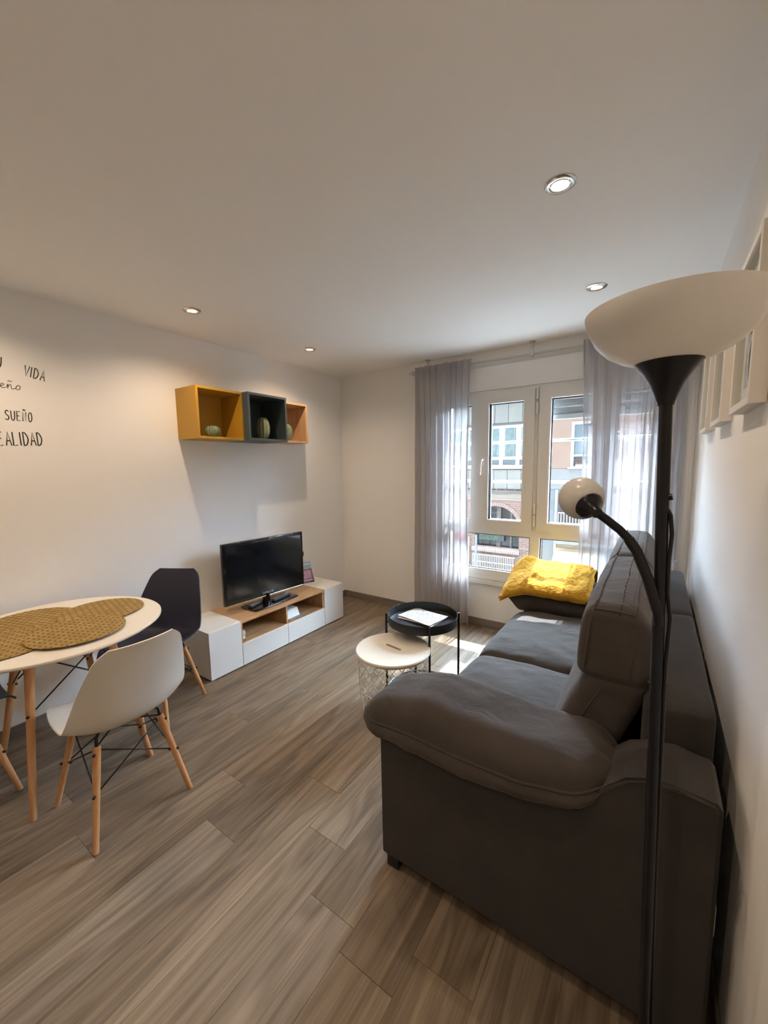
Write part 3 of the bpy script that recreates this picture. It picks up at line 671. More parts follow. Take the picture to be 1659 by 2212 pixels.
kv = thing('basket_table', 'white wire basket side table with round lid partly under tray table', 'side table', (1.665, 1.875, 0))
kc = (1.665, 1.875)
bm = B(); lathe(bm, [(0, .402), (.212, .402), (.220, .406), (.221, .414), (.217, .420), (0, .420)], (*kc, 0), 72); lid = obj('lid', bm, KVTOP, kv, 40)
e = (Vector((1.723, 1.875, 0))-Vector((1.60, 1.895, 0))); a_ = math.atan2(e.y, e.x)
bm = B(); L2 = .058; poly = []
for k in range(9): t = math.radians(-90+k*22.5); poly.append((L2-.009+.009*math.cos(t), .009*math.sin(t)))
for k in range(9): t = math.radians(90+k*22.5); poly.append((-L2+.009+.009*math.cos(t), .009*math.sin(t)))
prism(bm, poly, .4195, .4206, 'z'); bmesh.ops.transform(bm, matrix=Matrix.Translation((1.662, 1.885, 0)) @ Matrix.Rotation(a_, 4, 'Z'), verts=bm.verts)
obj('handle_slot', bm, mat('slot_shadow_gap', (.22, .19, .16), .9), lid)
def kr(z): t = z/.40; return .172+.036*t+.012*math.sin(math.pi*t)
wires = 24; bm0 = {}
for sgn in (1, -1):
    for k in range(wires):
        if sgn not in bm0:
            bm = B(); pts = []
            for j in range(13): z = .012+.385*j/12; a = sgn*j/12*math.radians(82); r = kr(z); pts.append((r*math.cos(a), r*math.sin(a), z))
            tube(bm, pts, .0016, 5); o = obj('wire', bm, WHITEWIRE, kv, True, world=False); bm0[sgn] = o
        else:
            o = bm0[sgn].copy(); COL.objects.link(o); o.parent = kv
        o.rotation_euler = (0, 0, 2*math.pi*(k+.25*(sgn < 0))/wires)
for z in (.012, .20, .397):
    bm = B(); r = kr(z); tube(bm, [(kc[0]+r*math.cos(2*math.pi*k/48), kc[1]+r*math.sin(2*math.pi*k/48), z) for k in range(48)], .0028, 6, True); obj('hoop', bm, WHITEWIRE, kv, True)

# ================================================================== TV BENCH: three units side by side
FX, SH = .405, .357
def cabinet(ya, yb, lab):
    o = thing('cabinet', lab, 'cabinet', (.2, (ya+yb)/2, 0), group='white end cabinets of the TV bench')
    obj('body', mbox(((.004, ya, .012), (FX-.018, yb, SH), .002)), WHITELAC, o)
    obj('door', mbox(((FX-.017, ya+.001, .010), (FX, yb-.001, SH-.001), .0025)), WHITELAC, o)
    obj('plinth_shade', mbox(((.03, ya+.01, 0), (FX-.035, yb-.01, .012))), DARKGAP, o)  # base block, near black to paint the shadow gap below
cabinet(1.476, 1.739, 'white cabinet at the table end of the low TV bench')
cabinet(2.641, 2.905, 'white cabinet at the far end of the low TV bench, leaflet on top')
tb = thing('tv_bench', 'low oak TV bench with two open niches above two white drawers', 'tv bench', (.2, 2.19, 0))
YA, YZ = 1.7405, 2.6395
obj('top', mbox(((.004, YA, SH-.022), (FX-.004, YZ, SH-.004), .001)), OAK, tb)
for nm, y in (('side', YA), ('side', YZ-.016), ('divider', 2.185)): obj(nm, mbox(((.004, y, .012), (FX-.012, y+.016, SH-.0225))), OAK, tb)
obj('shelf', mbox(((.004, YA+.0165, .168), (FX-.012, 2.1845, .184)), ((.004, 2.2015, .168), (FX-.012, YZ-.0165, .184))), OAK, tb)
obj('back_panel', mbox(((.004, YA+.0165, .012), (.010, YZ-.0165, SH-.0225))), OAK, tb)
for a, b in ((YA+.001, 2.1905), (2.1935, YZ-.001)): obj('drawer', mbox(((FX-.011, a, .010), (FX, b, .178), .0025)), WHITELAC, tb)
obj('plinth_shade', mbox(((.03, YA+.01, 0), (FX-.035, YZ-.01, .012))), DARKGAP, tb)  # set-back base painted dark as the shadow line at the floor

# ---- television, turned slightly
tv = thing('television', 'black flat-screen television standing on the oak bench', 'television', (.245, 2.115, SH-.004), 0)
A0, A1 = Vector((.222, 1.735, 0)), Vector((.296, 2.497, 0))
ey = (A1-A0).normalized(); ex_ = Vector((ey.y, -ey.x, 0)); TW = (A1-A0).length
TM = Matrix.Translation(A0) @ Matrix((ex_, ey, Vector((0, 0, 1)))).transposed().to_4x4()    # local: x out of screen, y along, z up
def tvobj(nm, bm, m, par, sm=False):
    bmesh.ops.transform(bm, matrix=TM, verts=bm.verts); return obj(nm, bm, m, par, sm)
TZ0, TZ1 = .428, .915
bm = B(); box(bm, (-.03, 0, TZ0), (0, TW, TZ1), .006, 3); box(bm, (-.075, .12, TZ0+.05), (-.028, TW-.12, TZ1-.1), .02); body = tvobj('body', bm, TVBLACK, tv, 40)
bm = B(); box(bm, (-.002, .026, TZ0+.05), (.0006, TW-.026, TZ1-.028)); tvobj('screen', bm, SCREEN, tv)
bm = B(); box(bm, (-.006, .01, TZ0-.006), (.001, TW-.01, TZ0+.002), .001); tvobj('lower_trim', bm, CHROME, tv)
bm = B(); box(bm, (-.02, TW-.001, TZ0+.26), (-.004, TW+.010, TZ0+.30), .002); tvobj('side_module', bm, TVBLACK, tv)
fc = bpy.data.curves.new('logo', 'FONT'); fc.body = 'SAMSUNG'; fc.size = .024; fc.extrude = .0003; fc.align_x = 'CENTER'
def text_mesh(fc, M_, m):
    o = bpy.data.objects.new('tmp', fc); COL.objects.link(o); dg = bpy.context.evaluated_depsgraph_get(); me = bpy.data.meshes.new_from_object(o.evaluated_get(dg)); bpy.data.objects.remove(o)
    me.transform(M_); me.materials.clear(); me.materials.append(m); return me
LM = TM @ Matrix.Translation((.0012, TW*.5, TZ0+.018)) @ Matrix(((0, 0, 1, 0), (1, 0, 0, 0), (0, 1, 0, 0), (0, 0, 0, 1)))
obj('logo', None, GREYTXT, tv, data=text_mesh(fc, WM[tv.name].inverted() @ LM, GREYTXT))
bm = B(); cyl(bm, (.235, 2.115, SH+.01), (.235, 2.115, .44), .035, .03, 24); obj('neck', bm, TVBLACK, tv, 40)
bm = rounded((.19, .46, .014), .0065, 10, lambda p: Vector((.245+p.x+.012*(1-(2*p.y/.46)**2)*(1 if p.x > 0 else 0), 2.15+p.y, SH+.0035+p.z))); obj('stand_base', bm, TVBLACK, tv, 40)
def remote(lab, x, y, ang, L_):
    o = thing('remote_control', lab, 'remote', (x, y, SH+.0108), ang, 'remotes on the TV foot')
    bm = rounded((.045, L_, .018), .007, 6, lambda p: Vector((p.x, p.y, p.z+.0095))); obj('body', bm, REMOTE, o, 40, world=False)
    b0 = None
    for j in range(9):
        for i in range(3):
            loc = ((i-1)*.0125, -L_/2+.02+j*(L_-.04)/8, .0188)
            if b0 is None: bm = B(); box(bm, (-.0042, -.003, -.0008), (.0042, .003, .0012), .0006, 1); b0 = obj('button', bm, BUTTON, o, world=False); b0.location = loc
            else: c = b0.copy(); COL.objects.link(c); c.parent = o; c.location = loc
remote('black remote control lying near the middle of the TV foot', .268, 2.245, .12, .20)
remote('black remote control lying at the table end of the TV foot', .228, 2.01, .25, .15)

# ---- leaflet, router, small white camera, paper in the niche
lf = thing('leaflet', 'small purple and blue leaflet standing on the far white cabinet', 'leaflet', (.13, 2.715, SH), 0)
def leafpart(nm, v0, v1, u0, u1, m, off):
    P0, P1 = Vector((.110, 2.655, SH+.0005)), Vector((.155, 2.772, SH+.0005)); T = Vector((-.045, -.012, .205))
    bm = B(); n_ = (P1-P0).cross(T).normalized()
    f = lambda u, v: P0+(P1-P0)*u+T*v
    q = [f(u0, v0), f(u1, v0), f(u1, v1), f(u0, v1)]; a = [bm.verts.new(p+n_*off) for p in q]; b = [bm.verts.new(p+n_*(off-.0008)) for p in q]
    bm.faces.new(a); bm.faces.new(b[::-1])
    for k in range(4): bm.faces.new((a[k], a[(k+1) % 4], b[(k+1) % 4], b[k]))
    return obj(nm, bm, m, lf)
leafpart('card', 0, 1, 0, 1, mat('leaflet_purple', (.30, .17, .30), .4, noise_=(26, (.12, .06, .13))), 0)
leafpart('sky_band', .70, 1, 0, 1, mat('leaflet_blue', (.25, .42, .62), .4), .0012)
leafpart('yellow_line', .66, .70, .0, 1, mat('leaflet_yellow', (.65, .42, .08), .4), .0012)
leafpart('title_bar', .86, .93, .1, .9, mat('leaflet_white', (.7, .72, .75), .4), .0022)
leafpart('photo', .22, .60, .15, .85, mat('leaflet_photo', (.42, .26, .42), .4, noise_=(40, (.55, .40, .52))), .0012)
leafpart('caption_bar', .10, .17, .1, .9, mat('leaflet_caption', (.6, .5, .5), .4), .0012)
rt = thing('router', 'flat white router lying in the open niche nearer the window', 'router', (.25, 2.27, .184))
bm = B(); prism(bm, [(.12, .1845), (.345, .1845), (.315, .252), (.14, .262)], 2.206, 2.385, 'y'); bmesh.ops.bevel(bm, geom=bm.edges[:], offset=.004, segments=2, affect='EDGES'); obj('body', bm, WHITELAC, rt, 40)
bm = B(); box(bm, (.09, 2.24, .19), (.122, 2.33, .235), .003); obj('back_port', bm, PLASTIC_BLACK, rt)
cm = thing('round_device', 'small round white device in the open niche nearer the table', 'device', (.315, 1.800, .184))
bm = B(); cyl(bm, (.315, 1.800, .1845), (.315, 1.800, .194), .026, n=24); obj('foot', bm, WHITELAC, cm, 40)
bm = B(); lathe(bm, [(0, .194), (.014, .194), (.027, .204), (.030, .222), (.026, .24), (0, .249)], (.315, 1.800, 0), 28); obj('head', bm, WHITELAC, cm, 50)
pp = obj('printed_sheet', mbox(((.315, 2.25, .1845), (.375, 2.42, .1875))), printed('instruction_print', (.42, .40, .38), (.25, .24, .23), 8), None); tag(pp, 'grey printed sheet lying flat in the niche nearer the window', 'paper')

# ================================================================== WALL CUBES
def wcube(lab, ya, yb, za, zb, dep, m, t=.018):
    o = thing('wall_cube', lab, 'wall shelf', (0, (ya+yb)/2, za), group='wall cubes above the TV')
    obj('side_panel', mbox(((.001, ya, za), (dep, ya+t, zb), .0012, 1)), m, o); obj('side_panel', mbox(((.001, yb-t, za), (dep, yb, zb), .0012, 1)), m, o)
    obj('top_panel', mbox(((.001, ya+t, zb-t), (dep, yb-t, zb), .0012, 1)), m, o); obj('bottom_panel', mbox(((.001, ya+t, za), (dep, yb-t, za+t), .0012, 1)), m, o)
    obj('back_panel', mbox(((.001, ya+t, za+t), (.008, yb-t, zb-t))), m, o)
wcube('ochre yellow wall cube, leftmost of three above the television', 1.590, 1.968, 1.700, 2.063, .258, YCUBE)
wcube('dark blue-grey wall cube, middle of three above the television', 1.9695, 2.352, 1.700, 2.063, .318, BCUBE)
wcube('pale oak wall cube, farthest of three above the television', 2.3535, 2.695, 1.705, 2.055, .215, WCUBE)
def cactus(lab, x, y, z, R_, H_, ribs, m, dots, sharp=.16):
    o = thing('cactus_figurine', lab, 'figurine', (x, y, z), group='ceramic cacti in the wall cubes')
    bm = B(); prof = [(0, 0), (R_*.62, 0)]
    for k in range(1, 15): a = math.pi*k/15; prof.append((R_*(math.sin(a)**.75)*(1 if a > .6 else .95), H_*(.5-.5*math.cos(a))))
    prof.append((0, H_*.985))
    lathe(bm, prof, (x, y, z), ribs*6, lambda a, zz: 1-sharp*(1-abs(math.cos(a*ribs/2)))); obj('body', bm, m, o, True)
    if dots:
        b0 = None
        for k in range(ribs):
            for j in range(2, 13):
                a = 2*math.pi*k/ribs; t = math.pi*j/14; loc = (R_*math.sin(t)**.75*math.cos(a), R_*math.sin(t)**.75*math.sin(a), H_*(.5-.5*math.cos(t)))
                if b0 is None: bm = B(); bmesh.ops.create_icosphere(bm, subdivisions=1, radius=.0035); b0 = obj('spine_bump', bm, m, o, True, world=False); b0.location = loc
                else: c = b0.copy(); COL.objects.link(c); c.parent = o; c.location = loc
cactus('squat round green ceramic cactus inside the ochre cube', .155, 1.770, 1.7185, .056, .088, 14, CACTUS, False, .13)
cactus('tall knobbly olive ceramic cactus inside the dark blue cube', .20, 2.198, 1.7185, .053, .182, 11, CACTUS2, True, .10)
cactus('smooth green ceramic cactus half hidden in the pale oak cube', .14, 2.512, 1.7235, .048, .15, 6, CACTUS, False, .18)

# ================================================================== WALL LETTERING (vinyl strokes)
wl = thing('wall_lettering', 'black handwritten-style vinyl words VIDA, sueño, SUEÑO, REALIDAD on left wall', 'wall sticker', (0, .72, 1.85))
G = {'V': [[(0, 1), (.5, 0), (1, 1)]], 'I': [[(.1, 1), (.1, 0)]], 'D': [[(0, 0), (0, 1), (.45, .93), (.85, .62), (.85, .35), (.5, .06), (0, 0)]], 'A': [[(0, 0), (.5, 1), (1, 0)], [(.18, .36), (.84, .36)]],
     'S': [[(.85, .86), (.5, 1), (.12, .88), (.1, .66), (.45, .52), (.82, .36), (.82, .12), (.45, 0), (.05, .1)]], 'U': [[(0, 1), (.04, .3), (.3, 0), (.62, .04), (.85, .35), (.88, 1)]], 'E': [[(.75, .98), (0, 1), (0, 0), (.78, .02)], [(0, .52), (.6, .52)]],
     'Ñ': [[(0, 0), (0, 1), (.8, 0), (.82, 1)], [(.1, 1.16), (.32, 1.26), (.5, 1.16), (.75, 1.24)]], 'O': [[(.45, 1), (.1, .78), (.03, .4), (.2, .05), (.5, 0), (.82, .22), (.88, .62), (.7, .95), (.45, 1)]], 'R': [[(0, 0), (0, 1), (.55, .95), (.75, .75), (.5, .5), (0, .46)], [(.3, .48), (.85, 0)]], 'L': [[(0, 1), (0, 0), (.8, .03)]], 'T': [[(0, 1), (1, .98)], [(.5, 1), (.5, 0)]],
     's': [[(-.2, .05), (.3, .5), (.45, .95), (.55, .6), (.6, .2), (.3, 0), (.1, .1)], [(.45, .02), (.95, .3)]], 'u': [[(-.05, .35), (.15, .9), (.12, .25), (.3, 0), (.6, .25), (.75, .9), (.72, .2), (.95, .1)]], 'e': [[(-.1, .15), (.3, .4), (.7, .75), (.5, 1), (.25, .75), (.2, .3), (.45, 0), (.95, .2)]],
     'ñ': [[(-.1, .15), (.12, 1), (.1, .0), (.12, .35), (.45, .95), (.62, .75), (.62, .15), (.8, 0), (1.1, .2)], [(.1, 1.55), (.3, 1.75), (.5, 1.55), (.8, 1.75)]], 'o': [[(-.1, .2), (.15, .25), (.3, .75), (.65, 1), (.85, .7), (.7, .15), (.35, .0), (.15, .3), (.35, .8), (.6, .95)]]}
def smooth_pts(P):
    if len(P) < 4: return P
    out = []
    for i in range(len(P)-1):
        p0, p1, p2, p3 = P[max(0, i-1)], P[i], P[i+1], P[min(len(P)-1, i+2)]
        for k in range(6):
            t = k/6; out.append(tuple(.5*((2*p1[c])+(-p0[c]+p2[c])*t+(2*p0[c]-5*p1[c]+4*p2[c]-p3[c])*t*t+(-p0[c]+3*p1[c]-3*p2[c]+p3[c])*t**3) for c in (0, 1)))
    return out+[P[-1]]
CURVED = set('DSUORsueño') | {'Ñ'}
def letter(ch, y, z, wd, ht, rot, sw):
    bm = B(); c, s = math.cos(rot), math.sin(rot)
    for st in G[ch]:
        curved = ch in 'SUOsueño' or (ch in 'DR' and len(st) > 3) or (ch in 'Ññ' and st[0][1] > 1.1)
        if ch in 'DR' and len(st) > 3: P = [st[0]]+smooth_pts(st[1:])
        else: P = smooth_pts(st) if curved else st
        P = [(p[0]*wd, p[1]*ht) for p in P]
        tube(bm, [(.0008, y+p[0]*c-p[1]*s, z+p[0]*s+p[1]*c) for p in P], sw/2, 6)
    for v in bm.verts: v.co.x = .0003 + max(0, min(.0012, (v.co.x+sw/2)*.2))
    obj('letter', bm, LETTER, wl)
def word(t, y, z, wd, ht, gap, rot, sw, slope=0):
    for k, ch in enumerate(t):
        letter(ch, y, z, wd*(.25 if ch == 'I' else 1), ht, rot+slope*k, sw); y += (wd*(.25 if ch == 'I' else 1)+gap)*math.cos(rot); z += (wd*(.25 if ch == 'I' else 1)+gap)*math.sin(rot)
word('TU', .612, 2.042, .023, .056, .008, -.1, .0050)
word('VIDA', .752, 2.014, .020, .057, .0085, -.21, .0047)
word('sueño', .585, 1.937, .026, .024, .005, -.04, .0030)
word('SUEÑO', .655, 1.768, .0165, .050, .0075, -.04, .0045)
word('REALIDAD', .587, 1.628, .0215, .072, .0085, .03, .0055)

# ================================================================== DINING TABLE AND CHAIRS
TC = (.505, .635); TH = .735
dt = thing('dining_table', 'round white dining table on splayed beech legs with black wire braces', 'table', (*TC, 0))
bm = B(); lathe(bm, [(0, TH-.020), (.435, TH-.020), (.450, TH-.010), (.450, TH-.003), (.447, TH), (0, TH)], (*TC, 0), 96); obj('tabletop', bm, TABLEWHITE, dt, 40)
def braces(root, tops, feets, zlow, ztop, rw, m, wpos=True):
    """crossed wire braces between neighbouring legs; legs given as local top / foot points"""
    at = lambda i, z: Vector(tops[i]).lerp(Vector(feets[i]), (tops[i][2]-z)/(tops[i][2]-feets[i][2]))
    for a, b in ((0, 1), (1, 2), (2, 3), (3, 0)):
        for i, j in ((a, b), (b, a)):
            bm = B(); tube(bm, [at(i, ztop), at(j, zlow)], rw, 8); obj('brace', bm, m, root, True, world=False)
    for i in range(4):
        for z in (ztop-.012, zlow):
            p = at(i, z); d = Vector((p.x, p.y, 0)).normalized(); bm = B(); cyl(bm, p-d*.022, p+d*.022, .0055, n=10); obj('bolt', bm, m, root, 40, world=False)
def legs(root, tops, feets, r0, r1, m):
    for t, f in zip(tops, feets):
        d = Vector(f)-Vector(t); bm = B(); n = 6; rr = [r0*.72, r0]+[r0+(r1-r0)*k/n for k in range(1, n)]+[r1, r1*.8]
        ks = [0, .012]+[k/n for k in range(1, n)]+[.995, 1]
        pts = [Vector((0, 0, -k*d.length)) for k in ks]; tube(bm, pts, rr, 18)
        o = obj('leg', bm, m, root, 40, world=False); o.location = t; o.rotation_euler = (-d).to_track_quat('Z', 'Y').to_euler()
tt_ = [(.17, -.15, TH-.025), (.17, .15, TH-.025), (-.17, .15, TH-.025), (-.13, -.11, TH-.025)]; tf_ = [(.262, -.222, 0), (.285, .252, 0), (-.265, .24, 0), (-.31, -.20, 0)]
legs(dt, tt_, tf_, .019, .0125, BEECH); braces(dt, tt_, tf_, .44, .69, .0035, BLACKMETAL)
bm = B()
for a in tt_: box(bm, (a[0]-.02, a[1]-.02, TH-.026), (a[0]+.02, a[1]+.02, TH-.0205))
obj('mounting_plate', bm, BLACKMETAL, dt, world=False)

def placemat(lab, x, y, z, rot, r=.192):
    bm = B(); n = 72
    lathe(bm, [(0, 0), (r, 0), (r+.001, .0016), (r, .0030), (0, .0030)], n=n)
    o = obj('placemat', bm, MAT_Y, None, 40, loc=(x, y, z)); o.rotation_euler = (0, 0, rot); tag(o, lab, 'placemat', 'woven placemats on the table')
placemat('round woven mustard placemat on the wall side of table, lowest', .315, .585, TH+.0004, .3)
placemat('round woven mustard placemat at the left edge of the photo', .575, .425, TH+.0038, 1.2)
placemat('round woven mustard placemat nearest the navy chair', .475, .842, TH+.0072, 2.0)
placemat('round woven mustard placemat nearest the white chair, topmost', .690, .660, TH+.0106, 1.35)

def shell():
    """one-piece moulded seat: x forward, z up"""
    C = [(.222, .418), (.205, .436), (.15, .444), (.06, .434), (-.04, .424), (-.12, .425), (-.175, .446), (-.205, .49), (-.226, .55), (-.25, .63), (-.276, .71), (-.302, .785), (-.318, .825)]
    Wd_ = [.150, .176, .205, .225, .232, .234, .236, .233, .224, .207, .186, .160, .118]
    K = [.010, .018, .030, .042, .052, .062, .070, .066, .056, .044, .032, .020, .012]
    n = len(C)
    def samp(A, t):
        f = t*(n-1); i = min(n-2, int(f)); k = f-i
        g = lambda i_: A[max(0, min(n-1, i_))]
        def cr(a, b, c, d): return .5*((2*b)+(-a+c)*k+(2*a-5*b+4*c-d)*k*k+(-a+3*b-3*c+d)*k**3)
        if isinstance(A[0], tuple): return tuple(cr(g(i-1)[q], g(i)[q], g(i+1)[q], g(i+2)[q]) for q in (0, 1))
        return cr(g(i-1), g(i), g(i+1), g(i+2))
    bm = B(); nt, ns = 64, 36; rows = []
    for a in range(nt+1):
        t = a/nt; c = samp(C, t); c1, c2 = samp(C, max(0, t-.01)), samp(C, min(1, t+.01)); tx, tz = c2[0]-c1[0], c2[1]-c1[1]; l = math.hypot(tx, tz); nx, nz = tz/l, -tx/l   # normal to the sitter's side
        if nz < 0 and t < .4: nx, nz = -nx, -nz
        if nx < 0 and t >= .4: nx, nz = -nx, -nz
        w_ = samp(Wd_, t); k_ = samp(K, t); row = []
        e_ = min(t, 1-t)/.09
        for b in range(ns+1):
            s = -1+2*b/ns; y = w_*s; off = k_*(abs(s)**2.4)
            # rounded front and top corners
            pull = 0
            if e_ < 1: pull = .0
            row.append(bm.verts.new((c[0]+nx*off, y, c[1]+nz*off)))
        rows.append(row)
    for a in range(nt):
        for b in range(ns): bm.faces.new((rows[a][b], rows[a][b+1], rows[a+1][b+1], rows[a+1][b]))
    bmesh.ops.recalc_face_normals(bm, faces=bm.faces)
    bmesh.ops.solidify(bm, geom=bm.faces[:], thickness=.0055)
    return bm
def rim_pts(): pass
_shell_cache = {}
def chair(lab, x, y, face, m):
    o = thing('dining_chair', lab, 'chair', (x, y, 0), face, 'moulded chairs around the table')
    obj('seat_shell', shell(), m, o, 55, world=False)
    tops = [(.115, -.125, .385), (.115, .125, .385), (-.115, .125, .375), (-.115, -.125, .375)]; feets = [(.200, -.195, 0), (.200, .195, 0), (-.205, .192, 0), (-.205, -.192, 0)]
    legs(o, tops, feets, .0155, .0105, BEECH); braces(o, tops, feets, .205, .365, .003, BLACKMETAL)
    bm = B()
    for t in tops: tube(bm, [(t[0], t[1], t[2]-.01), (t[0]*.96, t[1]*.98, .408), (t[0]*.75, t[1]*.8, .418)], .007, 8)
    tube(bm, [tops[0], tops[2]], .0035, 8); tube(bm, [tops[1], tops[3]], .0035, 8)
    obj('seat_mount', bm, BLACKMETAL, o, True, world=False)
    return o
chair('white moulded shell chair on beech legs, back turned to the camera', .962, .692, math.pi, SHELLW)
chair('navy moulded shell chair between round table and TV bench', .432, 1.098, math.atan2(-.86, .50), SHELLB)
chair('charcoal chair cut by the left edge of the photo', .305, .235, math.pi/2, SHELLG)

# ================================================================== PICTURES
def picture(lab, ya, yb, motif):
    za, zb, xf = 1.633, 2.057, WR-.036
    o = thing('picture', lab, 'picture', (WR, (ya+yb)/2, za), group='framed prints above the sofa')
    t = .02; bm = B()
    for a in (((xf, ya, za), (WR-.001, ya+t, zb)), ((xf, yb-t, za), (WR-.001, yb, zb)), ((xf, ya+t, za), (WR-.001, yb-t, za+t)), ((xf, ya+t, zb-t), (WR-.001, yb-t, zb))): box(bm, *a, .001, 1)
    obj('frame', bm, FRAMEW, o)
    obj('mount', mbox(((xf+.022, ya+t, za+t), (xf+.026, yb-t, zb-t))), MOUNT, o)
    pr = obj('print', mbox(((xf+.0205, ya+t+.045, za+t+.05), (xf+.0216, yb-t-.045, zb-t-.05))), PRINT, o)
    bm = B(); yc_ = (ya+yb)/2; P = []
    if motif == 0: P = [[(yc_+.035*math.cos(a)*(1+.3*math.sin(a)), za+.13+.06*math.sin(a)) for a in [k*math.pi/10 for k in range(20)]]] + [[(yc_-.05, za+.2+.04*k), (yc_+.05, za+.21+.04*k), (yc_, za+.225+.04*k)] for k in range(4)]
    elif motif == 1: P = [[(yc_-.04, za+.12), (yc_+.04, za+.12), (yc_+.05, za+.28), (yc_-.05, za+.28)], [(yc_-.06, za+.29), (yc_+.06, za+.29), (yc_, za+.34)]]
    else: P = [[(yc_-.05, za+.10), (yc_-.02, za+.10), (yc_+.05, za+.33), (yc_+.02, za+.33)], [(yc_+.05, za+.10), (yc_+.02, za+.10), (yc_-.05, za+.33), (yc_-.02, za+.33)]]
    for q in P: prism(bm, q, xf+.0195, xf+.0204, 'x')
    obj('motif', bm, PRINTD, pr)
    obj('pane', mbox(((xf+.008, ya+t, za+t), (xf+.010, yb-t, zb-t))), GLASS, o)
picture('white deep-framed print nearest the camera, cut by the right edge', 1.338, 1.655, 0)
picture('white deep-framed print, middle of three above the sofa', 1.884, 2.200, 1)
picture('white deep-framed print nearest the window', 2.412, 2.725, 2)

# ================================================================== OUTSIDE: street and the houses opposite
FY = 12.4
STONE = mat('stone_cladding', (.105, .105, .098), .85, noise_=(5, (.128, .128, .119)))
JOINT = mat('stone_joint', (.055, .055, .053), .9)
PINK = mat('pink_render', (.130, .086, .066), .9, noise_=(3, (.146, .101, .079)))
CREAM = mat('cream_band', (.125, .108, .090), .85, noise_=(4, (.142, .124, .105)))
BRICK = brickmat('red_brick', (.088, .046, .034), (.113, .066, .051), (.140, .116, .104))
HEADER = brickmat('header_bricks', (.15, .105, .09), (.17, .125, .108), (.20, .18, .165), .07, .4)
WIN_W = mat('white_joinery', (.235, .252, .252), .5)
DARKIN = mat('dark_interior', (.012, .012, .014), .6, noise_=(3, (.024, .021, .023)))
NET = mat('net_curtain', (.22, .245, .24), .9, noise_=(9, (.32, .35, .34)))
PANEG = mat('far_pane', (.055, .07, .08), .12, 0, .3)
ASPH = mat('asphalt', (.16, .16, .165), .95, noise_=(8, (.20, .20, .20)))
st = tag(obj('street', mbox(((-45, D+.3, -3.4), (45, FY+.6, -3.25))), ASPH), 'grey asphalt street between the houses', None, kind='structure')
HOUSE = mat('house_render', (.13, .11, .095), .9, noise_=(1.5, (.16, .135, .115)))
fh = tag(obj('house_front_blocker', mbox(((-60, D+.02, -3.25), (-.1, D+.24, 24)), ((WR+.1, D+.02, -3.25), (60, D+.24, 24)), ((-.1, D+.02, -3.25), (WR+.1, D+.24, -.13)), ((-.1, D+.02, HC+.16), (WR+.1, D+.24, 24))), HOUSE), None, None, kind='structure')  # unseen own front, made tall and wide to block sky from the houses opposite
tag(obj('bounce_pavement', mbox(((-45, D+.26, -3.25), (45, D+3.3, -3.12), .01)), mat('bounce_paving', (.50, .50, .50), .9, noise_=(3, (.55, .55, .55)))), None, None, kind='structure')  # unseen pale strip, added to bounce sunlight up to the ceiling

b1 = thing('apartment_house', 'pale stone-clad house opposite with ribbon windows above a brick arch', 'building', (-3, FY, -3.25))
ro = 'core'
obj('wall', mbox(((-45, FY+.03, .36), (.16, FY+.5, 1.33)), ((-45, FY+.03, 2.66), (.16, FY+.5, 3.75)), ((-45, FY+.03, 1.33), (-3.6, FY+.5, 2.66)), ((-.06, FY+.03, 1.33), (.16, FY+.5, 2.66))), JOINT, b1)
jx = -.51; pc = {}
def panelobj(x0, x1, z0, z1):
    k = (round(x1-x0, 3), round(z1-z0, 3))
    if k not in pc:
        bm = B(); box(bm, (-k[0]/2, 0, -k[1]/2), (k[0]/2, .035, k[1]/2), .004, 1); me = bpy.data.meshes.new('stone_panel'); bm.to_mesh(me); bm.free(); me.materials.append(STONE); pc[k] = me
    obj('stone_panel', None, STONE, b1, data=pc[k], loc=Vector(((x0+x1)/2, FY, (z0+z1)/2))-Vector(b1.location))
for k in range(-1, 8):
    x1_ = min(.155, jx-.4225*k-.006+.0); x0_ = jx-.4225*(k+1)+.006
    for z0_, z1_ in ((2.73, 3.72), (.70, 1.30)): panelobj(x0_, x1_, z0_, z1_)
obj('lintel', mbox(((-3.6, FY-.02, 2.66), (.0, FY+.03, 2.72))), JOINT, b1)
obj('cream_band', mbox(((-45, FY+.0, .385), (.16, FY+.03, .69))), CREAM, b1)
obj('drip_edge', mbox(((-45, FY-.03, .355), (.16, FY+.03, .385))), mat('drip_edge', (.20, .17, .15), .9), b1)
obj('shade_eaves', mbox(((-45, FY-1.3, 3.75), (.16, FY+.5, 3.9))), mat('shade_eaves_wood', (.16, .12, .09), .8), b1)  # added out of view: roof kept low for skylight, overhang shades the facade
